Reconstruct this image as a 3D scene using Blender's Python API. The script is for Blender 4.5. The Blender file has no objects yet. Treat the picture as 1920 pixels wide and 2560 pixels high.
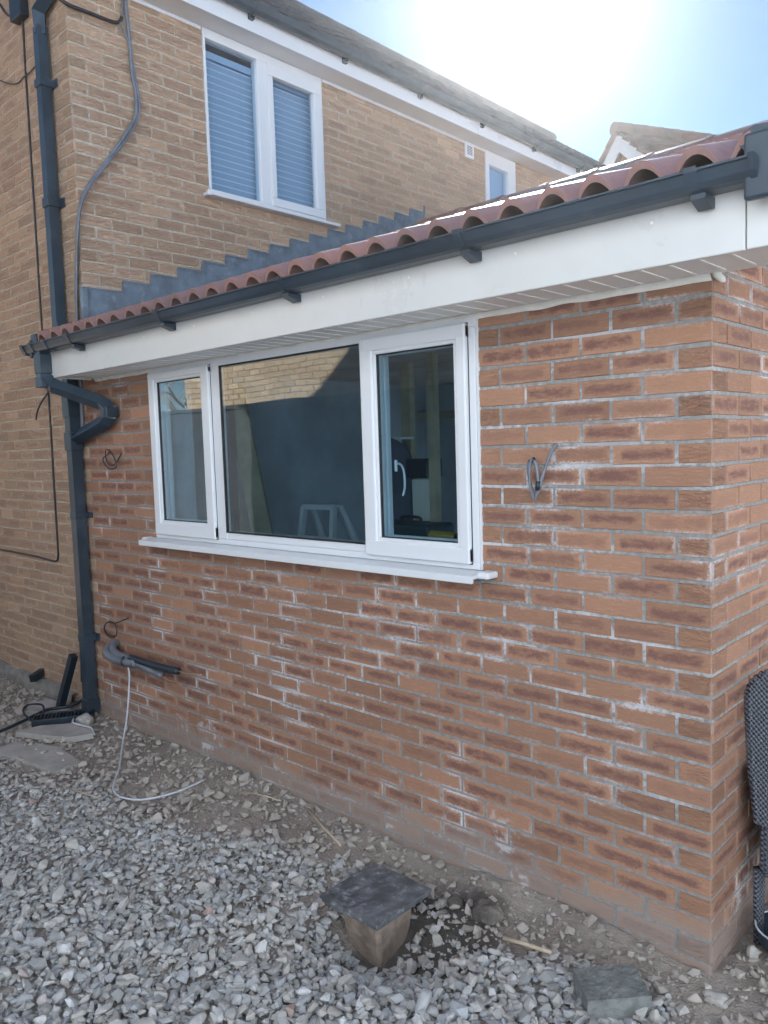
import bpy, bmesh, math, random
from mathutils import Vector, Matrix, noise
R = math.radians
C = bpy.context.scene.collection
sc = bpy.context.scene
rng = random.Random(7)

# ---------------------------------------------------------------- camera, sky, sun, exposure
cam = bpy.data.objects.new('camera', bpy.data.cameras.new('camera')); C.objects.link(cam)
cr = Vector((0.7330809, 0.6793984, -0.0317837)); cd = Vector((0.0328047, -0.0819961, -0.9960926)); cf = Vector((-0.6793499, 0.7291738, -0.0823972))
m = Matrix((cr, -cd, -cf)).transposed().to_4x4(); m.translation = Vector((0.9232, -2.5023, 1.7385))
cam.matrix_world = m
cam.data.sensor_fit = 'HORIZONTAL'; cam.data.sensor_width = 27.0; cam.data.lens = 27.65
cam.data.clip_start = 0.05; cam.data.clip_end = 2000
sc.camera = cam
SUN = Vector((-0.457, 0.74, 0.494)).normalized()
w = bpy.data.worlds.new("World"); sc.world = w; w.use_nodes = True
nt = w.node_tree; bg = nt.nodes['Background']
sky = nt.nodes.new('ShaderNodeTexSky'); sky.sky_type = 'NISHITA'; sky.sun_disc = False
sky.sun_elevation = math.asin(SUN.z); sky.sun_rotation = math.atan2(SUN.x, SUN.y)
sky.air_density = 1.0; sky.dust_density = 0.0; sky.ozone_density = 4.0
nt.links.new(sky.outputs[0], bg.inputs[0]); bg.inputs[1].default_value = 0.05
sl = bpy.data.lights.new('sun', 'SUN'); sl.energy = 5.0; sl.angle = R(0.5); sl.color = (1.0, 0.97, 0.92)
so = bpy.data.objects.new('sun', sl); C.objects.link(so); so.location = (-10, 16, 14)
so.rotation_euler = SUN.to_track_quat('Z', 'Y').to_euler()
sc.view_settings.view_transform = 'Standard'; sc.view_settings.look = 'None'; sc.view_settings.gamma = 1
sc.view_settings.exposure = 1.55
sc.cycles.max_bounces = 8; sc.cycles.use_denoising = True

# ---------------------------------------------------------------- material helpers
class NT:
    def __init__(s, name):
        s.m = bpy.data.materials.new(name); s.m.use_nodes = True; s.t = s.m.node_tree
        s.b = s.t.nodes['Principled BSDF']; s.out = s.t.nodes['Material Output']
    def n(s, typ, props=None, **inp):
        nd = s.t.nodes.new(typ)
        for k, v in (props or {}).items(): setattr(nd, k, v)
        for k, v in inp.items():
            key = k.replace('_', ' ')
            sock = nd.inputs[int(k[1:])] if (k[0] == 'i' and k[1:].isdigit()) else nd.inputs[key]
            if isinstance(v, bpy.types.NodeSocket): s.t.links.new(v, sock)
            else: sock.default_value = v
        return nd
    def math(s, op, a, b=0.0, c=0.0, clamp=False):
        return s.n('ShaderNodeMath', {'operation': op, 'use_clamp': clamp}, i0=a, i1=b, i2=c).outputs[0]
    def vmath(s, op, a, b=(0, 0, 0)):
        return s.n('ShaderNodeVectorMath', {'operation': op}, i0=a, i1=b).outputs[0]
    def mix(s, f, a, b, mode='MIX'):
        nd = s.n('ShaderNodeMix', {'data_type': 'RGBA', 'blend_type': mode})
        for k, v in ((0, f), (6, a), (7, b)):
            if isinstance(v, bpy.types.NodeSocket): s.t.links.new(v, nd.inputs[k])
            else: nd.inputs[k].default_value = (v if k == 0 else (*v, 1)[:4])
        return nd.outputs[2]
    def ramp(s, f, pts):
        nd = s.n('ShaderNodeValToRGB', None, Fac=f); e = nd.color_ramp.elements
        while len(e) < len(pts): e.new(0.5)
        for i, (p, c) in enumerate(pts):
            e[i].position = p; e[i].color = (*c, 1) if isinstance(c, tuple) else (c, c, c, 1)
        return nd.outputs[0]
    def step(s, v, a, b):
        return s.n('ShaderNodeMapRange', {'interpolation_type': 'SMOOTHSTEP'}, Value=v, From_Min=a, From_Max=b).outputs[0]
    def noise(s, vec, scale, detail=3.0, rough=0.55, dist=0.0):
        return s.n('ShaderNodeTexNoise', None, Vector=vec, Scale=scale, Detail=detail, Roughness=rough, Distortion=dist).outputs[0]
    def pos(s, scale=(1, 1, 1)):
        o = s.n('ShaderNodeTexCoord').outputs['Object']
        return s.n('ShaderNodeMapping', None, Vector=o, Scale=scale).outputs[0]
    def uv(s, name):
        return s.n('ShaderNodeUVMap', {'uv_map': name}).outputs[0]
    def set(s, **k):
        for a, v in k.items():
            sock = s.b.inputs[a.replace('_', ' ')]
            if isinstance(v, bpy.types.NodeSocket): s.t.links.new(v, sock)
            else: sock.default_value = (*v, 1) if isinstance(v, tuple) and len(v) == 3 else v
    def bump(s, h, dist=0.003, strength=1.0):
        s.t.links.new(s.n('ShaderNodeBump', None, Height=h, Distance=dist, Strength=strength).outputs[0], s.b.inputs['Normal'])

def simple(name, col, rough=0.5, var=0.12, scale=6.0, bump=0.0, bscale=60.0, metal=0.0, dirt=None, spec=0.5):
    a = NT(name); p = a.pos()
    n1 = a.noise(p, scale, 5.0)
    lo = tuple(c * (1 - var) for c in col); hi = tuple(min(1, c * (1 + var)) for c in col)
    c = a.mix(a.step(n1, .3, .7), lo, hi)
    if dirt:
        n2 = a.noise(p, scale * 1.7, 6.0, 0.65)
        c = a.mix(a.math('MULTIPLY', a.step(n2, .52, .75), dirt[1]), c, dirt[0])
    r = a.math('ADD', a.math('MULTIPLY', n1, .2 if var > .05 else .04), rough - (.1 if var > .05 else .02))
    a.set(Base_Color=c, Roughness=r, Metallic=metal); a.b.inputs['Specular IOR Level'].default_value = spec
    if bump: a.bump(a.noise(p, bscale, 4.0), bump)
    return a.m

def brick_mat(name, base, base2, dark, rust, patch_amt, whit, low_bloom=False):
    a = NT(name)
    uvb = a.uv('brick'); siz = a.uv('size'); rnd = a.uv('rnd'); p = a.pos()
    sp = a.n('ShaderNodeSeparateXYZ', None, Vector=uvb); ss = a.n('ShaderNodeSeparateXYZ', None, Vector=siz); sr = a.n('ShaderNodeSeparateXYZ', None, Vector=rnd)
    rx = a.math('MULTIPLY', a.math('SUBTRACT', a.math('FRACT', a.math('MULTIPLY', sr.outputs[0], 7.13)), .5), .028)
    ry = a.math('MULTIPLY', a.math('SUBTRACT', a.math('FRACT', a.math('MULTIPLY', sr.outputs[1], 9.71)), .5), .012)
    mx_ = a.math('MULTIPLY', a.math('SUBTRACT', sp.outputs[0], .5), ss.outputs[0]); my_ = a.math('MULTIPLY', a.math('SUBTRACT', sp.outputs[1], .5), ss.outputs[1])
    qx = a.math('ABSOLUTE', mx_); qy = a.math('ABSOLUTE', my_)
    ex = a.math('SUBTRACT', qx, a.math('MULTIPLY', ss.outputs[0], .5)); ey = a.math('SUBTRACT', qy, a.math('MULTIPLY', ss.outputs[1], .5))
    eshape = a.math('SMOOTH_MIN', a.math('SUBTRACT', a.math('MULTIPLY', ss.outputs[0], .5), a.math('ABSOLUTE', a.math('ADD', mx_, rx))), a.math('SUBTRACT', a.math('MULTIPLY', ss.outputs[1], .5), a.math('ABSOLUTE', a.math('ADD', my_, ry))), .026)
    edge = a.math('MULTIPLY', a.math('MAXIMUM', ex, ey), -1.0)          # metres inside the brick face
    n1 = a.noise(p, 26.0, 5.0, .6); n2 = a.noise(p, 120.0, 4.0, .6)
    off = a.math('ADD', a.math('MULTIPLY', a.math('SUBTRACT', n1, .5), .026), a.math('MULTIPLY', a.math('SUBTRACT', n2, .5), .022))
    d = a.math('SUBTRACT', a.math('ADD', eshape, off), a.math('ADD', a.math('MULTIPLY', sr.outputs[1], .008), .0085))
    pm = a.math('MULTIPLY', a.step(d, -.005, .012), a.math('ADD', .45, a.math('MULTIPLY', a.step(a.noise(a.pos((16, 16, 45)), 1.0, 4.0, .65), .34, .58), .55)))
    hd = a.step(ss.outputs[0], .15, .11)
    amt = a.math('MULTIPLY', a.math('MULTIPLY', a.step(sr.outputs[0], .12, .60), patch_amt), a.math('SUBTRACT', 1.0, a.math('MULTIPLY', hd, .75)))
    b = a.mix(sr.outputs[1], base, base2)
    b = a.mix(a.math('MULTIPLY', a.noise(p, 9.0, 4.0), .5), b, tuple(c * .75 for c in base2))
    tone = a.math('ADD', .84, a.math('MULTIPLY', a.math('FRACT', a.math('MULTIPLY', sr.outputs[1], 23.7)), .30))
    b = a.mix(1.0, b, a.n('ShaderNodeCombineColor', None, Red=tone, Green=tone, Blue=tone).outputs[0], 'MULTIPLY')
    drag = a.noise(a.pos((22, 22, 150)), 1.0, 4.0, .6, .4)
    b = a.mix(a.math('MULTIPLY', a.step(drag, .5, .72), .35), b, tuple(min(1, c * 1.35) for c in base))
    c = a.mix(a.math('MULTIPLY', pm, amt), b, dark)
    c = a.mix(a.math('MULTIPLY', a.step(n2, .60, .74), .35), c, tuple(q * .55 for q in dark))
    # white bloom at brick edges, in patches of the wall
    wp = a.step(a.noise(p, 2.6, 4.0, .6), .50, .68)
    we = a.step(a.math('ADD', edge, a.math('MULTIPLY', a.math('SUBTRACT', n2, .5), .030)), .011, -.003)
    c = a.mix(a.math('MULTIPLY', a.math('MULTIPLY', wp, we), whit), c, (.72, .70, .72))
    if low_bloom:
        z = a.n('ShaderNodeSeparateXYZ', None, Vector=a.n('ShaderNodeTexCoord').outputs['Object']).outputs[2]
        lb = a.math('MULTIPLY', a.step(a.math('ADD', z, a.math('MULTIPLY', a.math('SUBTRACT', a.noise(p, 5.0, 5.0, .6), .5), .30)), .19, .06), .62)
        c = a.mix(lb, c, (.34, .29, .26))
        sm = a.math('MULTIPLY', a.step(a.noise(p, 3.3, 5.0, .65), .58, .66), a.step(z, .42, .12))
        c = a.mix(a.math('MULTIPLY', a.math('MULTIPLY', sm, a.step(n1, .42, .6)), .75), c, (.62, .59, .60))
    a.set(Base_Color=c, Roughness=.88); a.b.inputs['Specular IOR Level'].default_value = .25
    rough_h = a.noise(a.pos((20, 20, 62)), 1.0, 4.0, .55, 1.8)
    ridg = a.math('ABSOLUTE', a.math('SUBTRACT', rough_h, .5))
    amp = a.math('ADD', a.math('MULTIPLY', hd, .5), rust)
    h = a.math('ADD', a.math('MULTIPLY', a.math('MULTIPLY', ridg, amp), 5.0), a.math('ADD', a.math('MULTIPLY', drag, .6), a.math('MULTIPLY', n2, .35)))
    a.bump(h, .0045, 1.0)
    return a.m

def mortar_mat(name, col, white, amount, region=False):
    a = NT(name); p = a.pos()
    n1 = a.noise(p, 40.0, 5.0, .6); n2 = a.noise(a.pos((1.6, 1.6, 13.4)), 1.0, 3.0, .6)
    c = a.mix(a.step(n1, .3, .7), tuple(q * .82 for q in col), tuple(min(1, q * 1.15) for q in col))
    big = a.noise(p, 1.1, 3.0)
    if region:
        vv = a.vmath('MULTIPLY', a.vmath('SUBTRACT', a.n('ShaderNodeTexCoord').outputs['Object'], (-.95, 0, 1.05)), (.75, .5, 1.1)); ll = a.n('ShaderNodeVectorMath', {'operation': 'LENGTH'}, i0=vv).outputs['Value']
        big = a.math('ADD', big, a.math('SUBTRACT', .10, a.math('MULTIPLY', ll, .13)))
    wm = a.math('MULTIPLY', a.step(a.math('ADD', n2, a.math('MULTIPLY', a.math('SUBTRACT', n1, .5), .35)), .47, .64), a.step(big, .40, .56))
    c = a.mix(a.math('MULTIPLY', wm, amount), c, white)
    a.set(Base_Color=c, Roughness=.95); a.b.inputs['Specular IOR Level'].default_value = .15
    a.bump(a.noise(p, 160.0, 4.0), .002)
    return a.m

M = {}
M['newbrick'] = brick_mat('new_brick', (.455, .247, .158), (.355, .195, .130), (.195, .098, .083), .16, .9, .85, True)
M['newmortar'] = mortar_mat('new_mortar', (.29, .285, .275), (.68, .68, .71), .75, True)
M['oldbrick'] = brick_mat('old_brick', (.70, .485, .33), (.61, .41, .285), (.45, .29, .225), 1.3, .6, .25)
M['oldmortar'] = mortar_mat('old_mortar', (.47, .40, .32), (.58, .53, .46), .5)
M['nbrick'] = brick_mat('buff_brick', (.56, .42, .27), (.50, .36, .23), (.40, .27, .17), .4, .5, .2)
M['nmortar'] = mortar_mat('neighbour_mortar', (.24, .19, .14), (.3, .25, .2), .3)
M['upvc'] = simple('white_upvc', (.74, .75, .775), .28, .012, 3.0)
M['soffit'] = simple('white_soffit', (.74, .73, .71), .4, .04, 3.0)
M['rib'] = simple('soffit_rib', (.86, .85, .82), .4, .02)
M['caulk'] = simple('caulk', (.80, .77, .70), .6, .08, 20.0, .002, 90)
M['anthracite'] = simple('anthracite_plastic', (.032, .050, .070), .33, .25, 4.0, .0, 60, dirt=((.12, .13, .14), .35))
M['black'] = simple('black_plastic', (.016, .026, .038), .4, .2, 5.0)
M['lead'] = simple('lead_flashing', (.155, .195, .24), .5, .22, 9.0, .007, 14, dirt=((.34, .37, .40), .55))
M['gasket'] = simple('black_gasket', (.015, .015, .018), .5, .1)
M['cablegrey'] = simple('grey_cable', (.17, .18, .21), .45, .2, 12.0)
M['cableblack'] = simple('black_cable', (.03, .028, .035), .5, .2, 12.0)
M['cablewhite'] = simple('pale_cable', (.58, .60, .66), .4, .08, 12.0)
M['copper'] = simple('copper', (.72, .42, .28), .3, .1, 20.0, metal=.9)
M['concrete'] = simple('concrete', (.34, .335, .31), .9, .2, 7.0, .004, 55, dirt=((.20, .20, .17), .6))
M['footing'] = simple('cement_footing', (.25, .235, .215), .95, .25, 9.0, .006, 60, dirt=((.19, .165, .14), .7))
M['greenconc'] = simple('green_concrete', (.185, .19, .182), .9, .25, 16.0, .006, 60, dirt=((.10, .102, .095), .7))
M['slab'] = simple('slab', (.42, .39, .36), .9, .15, 6.0, .003, 60, dirt=((.25, .22, .20), .6))
M['clay'] = simple('clay_pipe', (.29, .225, .18), .8, .3, 14.0, .004, 50, dirt=((.17, .14, .12), .85))
M['lid'] = simple('slate_lid', (.12, .125, .135), .6, .35, 14.0, .006, 38, dirt=((.46, .47, .48), .85))
M['wood'] = simple('pale_timber', (.50, .43, .30), .7, .15, 8.0)
M['stick'] = simple('dry_stick', (.46, .37, .27), .8, .15, 20.0)
M['alu'] = simple('aluminium', (.85, .86, .88), .35, .06, 8.0)
M['plaster'] = simple('grey_plaster', (.60, .64, .68), .9, .2, 2.0)
M['floorin'] = simple('dusty_floor', (.35, .33, .31), .9, .2, 3.0)
M['whitebox'] = simple('white_box', (.72, .70, .64), .6, .05, 5.0)
M['darkcloth'] = simple('dark_cloth', (.10, .12, .16), .9, .2, 6.0)
M['toolcase'] = simple('tool_case', (.03, .06, .075), .5, .2, 6.0)
M['yellow'] = simple('yellow_drill', (.42, .30, .06), .5, .2, 6.0)
M['fence'] = simple('dark_fence', (.045, .048, .052), .85, .25, 3.0, .003, 30)
M['bark'] = simple('pale_bark', (.42, .38, .33), .9, .2, 9.0, .004, 30)
M['blind'] = simple('white_blind', (.60, .63, .68), .5, .02, 5.0)
M['fascia'] = simple('cream_fascia', (.66, .65, .63), .28, .025, 5.0, dirt=((.50, .48, .44), .16))
M['slat_glint'] = simple('blind_edge_glint', (.93, .94, .95), .4, .02, 5.0)
M['darkroom'] = simple('room_dark', (.20, .21, .23), .9, .1, 3.0)
M['barge'] = simple('white_barge', (.78, .79, .82), .4, .04, 3.0)
M['orange'] = simple('orange_brickwork', (.52, .30, .16), .9, .12, 4.0, .004, 30)
M['render'] = simple('fill_bounce_render', (.70, .80, .90), .9, .04, 1.0)  # tinted blue so the added house bounces cool fill
GLARE_HAZE = .0009
def glass(name, ior=1.5, tint=(.86, .92, .95), boost=0.0):
    a = NT(name); a.t.nodes.remove(a.b)
    bf = a.n('ShaderNodeNewGeometry').outputs['Backfacing']; fr = a.n('ShaderNodeFresnel', None, IOR=a.math('ADD', a.math('MULTIPLY', bf, 1 / ior - ior), ior)).outputs[0]
    f = a.math('ADD', a.math('MULTIPLY', fr, 1.0 + boost), .03, 0, True)
    tr = a.n('ShaderNodeBsdfTransparent', None, Color=(*tint, 1)); gl = a.n('ShaderNodeBsdfGlossy', None, Roughness=.004, Color=(.95, .97, 1, 1))
    wob = a.noise(a.pos(), 2.0, 1.0)
    bp = a.n('ShaderNodeBump', None, Height=wob, Distance=.0012, Strength=1.0); a.t.links.new(bp.outputs[0], gl.inputs['Normal'])
    mx = a.n('ShaderNodeMixShader', None, Fac=f, i1=tr.outputs[0], i2=gl.outputs[0]); a.t.links.new(mx.outputs[0], a.out.inputs[0])
    return a.m
M['glass'] = glass('window_glass', 1.5, (.80, .90, .94), .9)
M['glassup'] = glass('upper_glass', 1.5, (.84, .92, .98), .5)

def tile_mat(name, col, col2, rough, moss=None, spec=.5):
    a = NT(name); p = a.pos(); a.b.inputs['Specular IOR Level'].default_value = spec
    c = a.mix(a.step(a.noise(p, 1.7, 4.0), .35, .65), col, col2)
    c = a.mix(a.math('MULTIPLY', a.step(a.noise(p, 22.0, 5.0, .6), .5, .7), .4), c, tuple(q * .6 for q in col))
    if moss: c = a.mix(a.math('MULTIPLY', a.step(a.noise(p, 14.0, 6.0, .7), .5, .66), .55), c, moss)
    a.set(Base_Color=c, Roughness=rough); a.bump(a.noise(p, 130.0, 4.0), .0012)
    return a.m
M['tile'] = tile_mat('terracotta_tile', (.36, .195, .165), (.27, .165, .155), .4)
M['tileold'] = tile_mat('old_brown_tile', (.06, .066, .08), (.085, .088, .10), .9, (.08, .08, .085), .04)
M['tilered'] = tile_mat('red_brown_tile', (.20, .085, .065), (.12, .07, .06), .85, (.10, .085, .08), .1)

# weave for the rattan chair
def weave_mat():
    a = NT('rattan_weave'); p = a.pos()
    s = a.n('ShaderNodeSeparateXYZ', None, Vector=p)
    u = a.math('ADD', s.outputs[0], a.math('MULTIPLY', s.outputs[1], 1.0))
    wu = a.math('SINE', a.math('MULTIPLY', u, 6.283 / .016)); wv = a.math('SINE', a.math('MULTIPLY', s.outputs[2], 6.283 / .018))
    h = a.math('ADD', a.math('MULTIPLY', a.math('MULTIPLY', wu, wv), .6), a.math('MULTIPLY', a.noise(p, 60.0), .2))
    c = a.mix(a.step(h, -.45, .45), (.022, .026, .036), (.155, .165, .195))
    a.set(Base_Color=c, Roughness=.4); a.bump(h, .005, 1.0)
    return a.m
M['weave'] = weave_mat()

def soil_mat():
    a = NT('soil'); p = a.pos()
    n1 = a.noise(p, 1.6, 5.0, .6); n2 = a.noise(p, 28.0, 6.0, .65)
    c = a.mix(a.step(n1, .38, .62), (.31, .26, .225), (.47, .40, .345))
    c = a.mix(a.math('MULTIPLY', a.step(n2, .45, .7), .5), c, (.42, .37, .33))
    dv = a.vmath('MULTIPLY', a.vmath('SUBTRACT', a.n('ShaderNodeTexCoord').outputs['Object'], (-.93, -.36, 0)), (3.0, 3.6, 0))
    dl = a.n('ShaderNodeVectorMath', {'operation': 'LENGTH'}, i0=dv).outputs['Value']
    c = a.mix(a.math('MULTIPLY', a.step(a.math('ADD', dl, a.math('MULTIPLY', a.math('SUBTRACT', a.noise(p, 7.0, 5.0), .5), 1.0)), 1.15, .75), .8), c, (.085, .078, .072))
    a.set(Base_Color=c, Roughness=.97); a.b.inputs['Specular IOR Level'].default_value = .1
    a.bump(a.math('ADD', n2, a.math('MULTIPLY', a.noise(p, 110.0, 5.0), .4)), .02, .9)
    return a.m
M['soil'] = soil_mat()
def stone_mat():
    a = NT('gravel_stone'); p = a.pos(); r = a.n('ShaderNodeSeparateXYZ', None, Vector=a.uv('rnd'))
    c = a.ramp(r.outputs[0], [(0, (.29, .285, .28)), (.2, (.40, .40, .40)), (.45, (.50, .465, .42)), (.65, (.40, .415, .44)), (.85, (.55, .515, .48)), (.97, (.64, .63, .63)), (1.0, (.42, .27, .23))])
    c = a.mix(a.math('MULTIPLY', a.step(a.noise(p, 45.0, 5.0, .6), .42, .7), .5), c, (.30, .275, .25))
    c = a.mix(a.math('MULTIPLY', r.outputs[1], .7), c, (.42, .355, .30))
    a.set(Base_Color=c, Roughness=.85); a.b.inputs['Specular IOR Level'].default_value = .25
    a.bump(a.noise(p, 190.0, 4.0), .0015)
    return a.m
M['stone'] = stone_mat()

# ---------------------------------------------------------------- object helpers
def tag(o, label=None, cat=None, group=None, kind=None):
    if label: o['label'] = label
    if cat: o['category'] = cat
    if group: o['group'] = group
    if kind: o['kind'] = kind
    return o
def thing(name, loc=(0, 0, 0), label=None, cat=None, group=None):
    o = bpy.data.objects.new(name, None); C.objects.link(o); o.location = loc; o.empty_display_size = .1
    return tag(o, label, cat, group)
def obj(name, verts, faces, mat, parent=None, smooth=False, mats=None, mi=None):
    me = bpy.data.meshes.new(name); me.from_pydata([tuple(v) for v in verts], [], faces); me.update()
    for mm in (mats or [mat]): me.materials.append(mm)
    if mi: me.polygons.foreach_set('material_index', mi)
    if smooth: me.polygons.foreach_set('use_smooth', [True] * len(me.polygons))
    o = bpy.data.objects.new(name, me); C.objects.link(o)
    if parent: o.parent = parent; o.matrix_parent_inverse = Matrix.Translation(Vector(parent_loc(parent))).inverted()
    return o
def parent_loc(p):
    l = Vector(p.location)
    while p.parent: 
        l = l * 0 if p.type != 'EMPTY' else l
        break
    return l
class MB:
    def __init__(s): s.v = []; s.f = []
    def add(s, v, f):
        k = len(s.v); s.v += [Vector(a) for a in v]; s.f += [[i + k for i in q] for q in f]; return s
    def box(s, x0, x1, y0, y1, z0, z1, bev=0.0, rot=None, org=None):
        b = min(bev, (x1 - x0) * .45, (y1 - y0) * .45, (z1 - z0) * .45)
        if b <= 0:
            v = [(x, y, z) for x in (x0, x1) for y in (y0, y1) for z in (z0, z1)]
            f = [(0, 1, 3, 2), (4, 6, 7, 5), (0, 4, 5, 1), (2, 3, 7, 6), (0, 2, 6, 4), (1, 5, 7, 3)]
        else:
            bm = bmesh.new(); bmesh.ops.create_cube(bm, size=1)
            for q in bm.verts: q.co = Vector(((x0 + x1) / 2 + q.co.x * (x1 - x0), (y0 + y1) / 2 + q.co.y * (y1 - y0), (z0 + z1) / 2 + q.co.z * (z1 - z0)))
            bmesh.ops.bevel(bm, geom=bm.edges[:], offset=b, segments=2, profile=.5, affect='EDGES')
            bm.verts.ensure_lookup_table(); v = [q.co.copy() for q in bm.verts]; f = [[q.index for q in ff.verts] for ff in bm.faces]; bm.free()
        if rot is not None:
            o = Vector(org); v = [o + rot @ (Vector(a) - o) for a in v]
        return s.add(v, f)
    def prism(s, poly, axis, a0, a1):
        """poly: list of 2D points in the two other axes (cyclic order x,y,z without axis)"""
        def mk(p, a): return {0: (a, p[0], p[1]), 1: (p[0], a, p[1]), 2: (p[0], p[1], a)}[axis]
        n = len(poly); v = [mk(p, a0) for p in poly] + [mk(p, a1) for p in poly]
        f = [(i, (i + 1) % n, n + (i + 1) % n, n + i) for i in range(n)] + [list(range(n))[::-1], list(range(n, 2 * n))]
        return s.add(v, f)
    def tube(s, path, r, sides=10, square=False, closed=False, radii=None):
        P = [Vector(p) for p in path]; n = len(P)
        if square: sides = 4
        T = []
        for i in range(n):
            a = P[i - 1] if (i > 0 or closed) else P[i]; b = P[(i + 1) % n] if (i < n - 1 or closed) else P[i]
            t1 = (P[i] - a).normalized() if (P[i] - a).length > 1e-9 else Vector(); t2 = (b - P[i]).normalized() if (b - P[i]).length > 1e-9 else Vector()
            T.append((t1 + t2).normalized() if (t1 + t2).length > 1e-6 else (t1 or t2))
        ref = Vector((1, 0, 0)) if square and abs(T[0].x) < .9 else (Vector((0, 0, 1)) if abs(T[0].z) < .9 else Vector((1, 0, 0)))
        nrm = (ref - T[0] * ref.dot(T[0])).normalized(); base = len(s.v)
        for i in range(n):
            nrm = (nrm - T[i] * nrm.dot(T[i])).normalized(); bn = T[i].cross(nrm)
            rr = radii[i] if radii else r
            k = 1.0
            if 0 < i < n - 1:
                cs = (P[i] - P[i - 1]).normalized().dot((P[i + 1] - P[i]).normalized()); k = 1 / max(.6, math.sqrt(max(.0, (1 + cs) / 2)))
            for j in range(sides):
                ang = 2 * math.pi * (j + (.5 if square else 0)) / sides
                q = rr * (math.sqrt(2) if square else 1) * (k if square else 1)
                s.v.append(P[i] + nrm * math.cos(ang) * q + bn * math.sin(ang) * q)
        rings = n if closed else n - 1
        for i in range(rings):
            for j in range(sides):
                a = base + i * sides + j; b = base + i * sides + (j + 1) % sides
                c = base + ((i + 1) % n) * sides + (j + 1) % sides; d = base + ((i + 1) % n) * sides + j
                s.f.append([a, b, c, d])
        if not closed:
            s.f.append([base + j for j in range(sides)][::-1]); s.f.append([base + (n - 1) * sides + j for j in range(sides)])
        return s
    def build(s, name, mat, parent=None, smooth=False):
        return obj(name, s.v, s.f, mat, parent, smooth)
def smoothpath(pts, k=6):
    P = [Vector(p) for p in pts]; out = []
    for i in range(len(P) - 1):
        p0 = P[max(i - 1, 0)]; p1 = P[i]; p2 = P[i + 1]; p3 = P[min(i + 2, len(P) - 1)]
        for j in range(k):
            t = j / k
            out.append(.5 * ((2 * p1) + (-p0 + p2) * t + (2 * p0 - 5 * p1 + 4 * p2 - p3) * t * t + (-p0 + 3 * p1 - 3 * p2 + p3) * t ** 3))
    out.append(P[-1]); return out

CH, BL = .075, .225
def brick_wall(name, parent, bmat, mmat, org, ud, nd, r0, r1, span, phase, holes=(), lift=.004, seed=1, coarse=False):
    """courses r0..r1; span(z0,z1)->(u0,u1); holes (u0,u1,z0,z1); phase(row)->offset of a perpend joint"""
    rg = random.Random(seed); org = Vector(org); ud = Vector(ud); nd = Vector(nd); up = Vector((0, 0, 1))
    V = []; F = []; UB = []; US = []; UR = []; MI = []
    def quad(u0, u1, z0, z1, depth):
        k = len(V)
        for (u, z) in ((u0, z0), (u1, z0), (u1, z1), (u0, z1)): V.append(org + ud * u + up * z + nd * depth)
        F.append([k, k + 1, k + 2, k + 3]); MI.append(1)
        for _ in range(4): UB.append((.5, .5)); US.append((.2, .06)); UR.append((.5, .5))
    for row in range(r0, r1):
        z0, z1 = row * CH, row * CH + CH; u0, u1 = span(z0, z1, row)
        segs = [(u0, u1)]
        for (h0, h1, hz0, hz1) in holes:
            if hz0 < (z0 + z1) / 2 < hz1:
                ns = []
                for a, b in segs:
                    if h1 <= a or h0 >= b: ns.append((a, b)); continue
                    if h0 > a: ns.append((a, h0))
                    if h1 < b: ns.append((h1, b))
                segs = ns
        ph = phase(row)
        for (sa, sb) in segs:
            if sb - sa < .005: continue
            quad(sa, sb, z0, z1, 0)
            k = math.floor((sa - ph) / BL)
            while True:
                a = ph + k * BL; b = a + BL; k += 1
                if a >= sb: break
                ca = max(a, sa); cb = min(b, sb)
                if cb - ca < .025: continue
                ja = .005 if a >= sa - 1e-6 else 0.0; jb = .005 if b <= sb + 1e-6 else 0.0
                if abs(ca - sa) < 1e-6: ja = 0
                if abs(cb - sb) < 1e-6: jb = 0
                x0 = ca + ja + rg.uniform(-1, 1) * .0012 * (ja > 0); x1 = cb - jb + rg.uniform(-1, 1) * .0012 * (jb > 0)
                y0 = z0 + .005 + rg.uniform(-.0012, .0012); y1 = z1 - .005 + rg.uniform(-.0012, .0012)
                dep = lift + rg.uniform(-.0012, .0016); r = (rg.random(), rg.random())
                nseg = 1 if coarse else 4; ring = []
                for i in range(nseg): ring.append((x0 + (x1 - x0) * i / nseg, y0))
                ring.append((x1, y0)); ring.append((x1, y1))
                for i in range(1, nseg): ring.append((x1 - (x1 - x0) * i / nseg, y1))
                ring.append((x0, y1)); n = len(ring); base = len(V); cx, cy = (x0 + x1) / 2, (y0 + y1) / 2
                j2 = [(rg.uniform(-.0011, .0011), rg.uniform(-.0011, .0011)) for _ in ring]
                for i, (x, y) in enumerate(ring):
                    V.append(org + ud * (x + (j2[i][0] if 0 < i < n - 1 and x0 < x < x1 else 0)) + up * (y + j2[i][1]) - nd * .002)
                ins = .0025
                for i, (x, y) in enumerate(ring):
                    xx = x + (ins if x < cx else -ins); yy = y + (ins if y < cy else -ins) + j2[i][1]
                    V.append(org + ud * xx + up * yy + nd * dep)
                F.append([base + n + i for i in range(n)]); MI.append(0)
                for i in range(n):
                    UB.append(((ring[i][0] - x0) / (x1 - x0), (ring[i][1] - y0) / (y1 - y0))); US.append((x1 - x0, y1 - y0)); UR.append(r)
                for i in range(n):
                    j = (i + 1) % n; F.append([base + i, base + j, base + n + j, base + n + i]); MI.append(0)
                    for q in (i, j, j, i):
                        UB.append(((ring[q][0] - x0) / (x1 - x0), (ring[q][1] - y0) / (y1 - y0))); US.append((x1 - x0, y1 - y0)); UR.append(r)
    o = obj(name, V, F, None, parent, mats=[bmat, mmat], mi=MI)
    for nm, dat in (('brick', UB), ('size', US), ('rnd', UR)):
        l = o.data.uv_layers.new(name=nm); l.data.foreach_set('uv', [c for p in dat for c in p])
    return o

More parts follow.
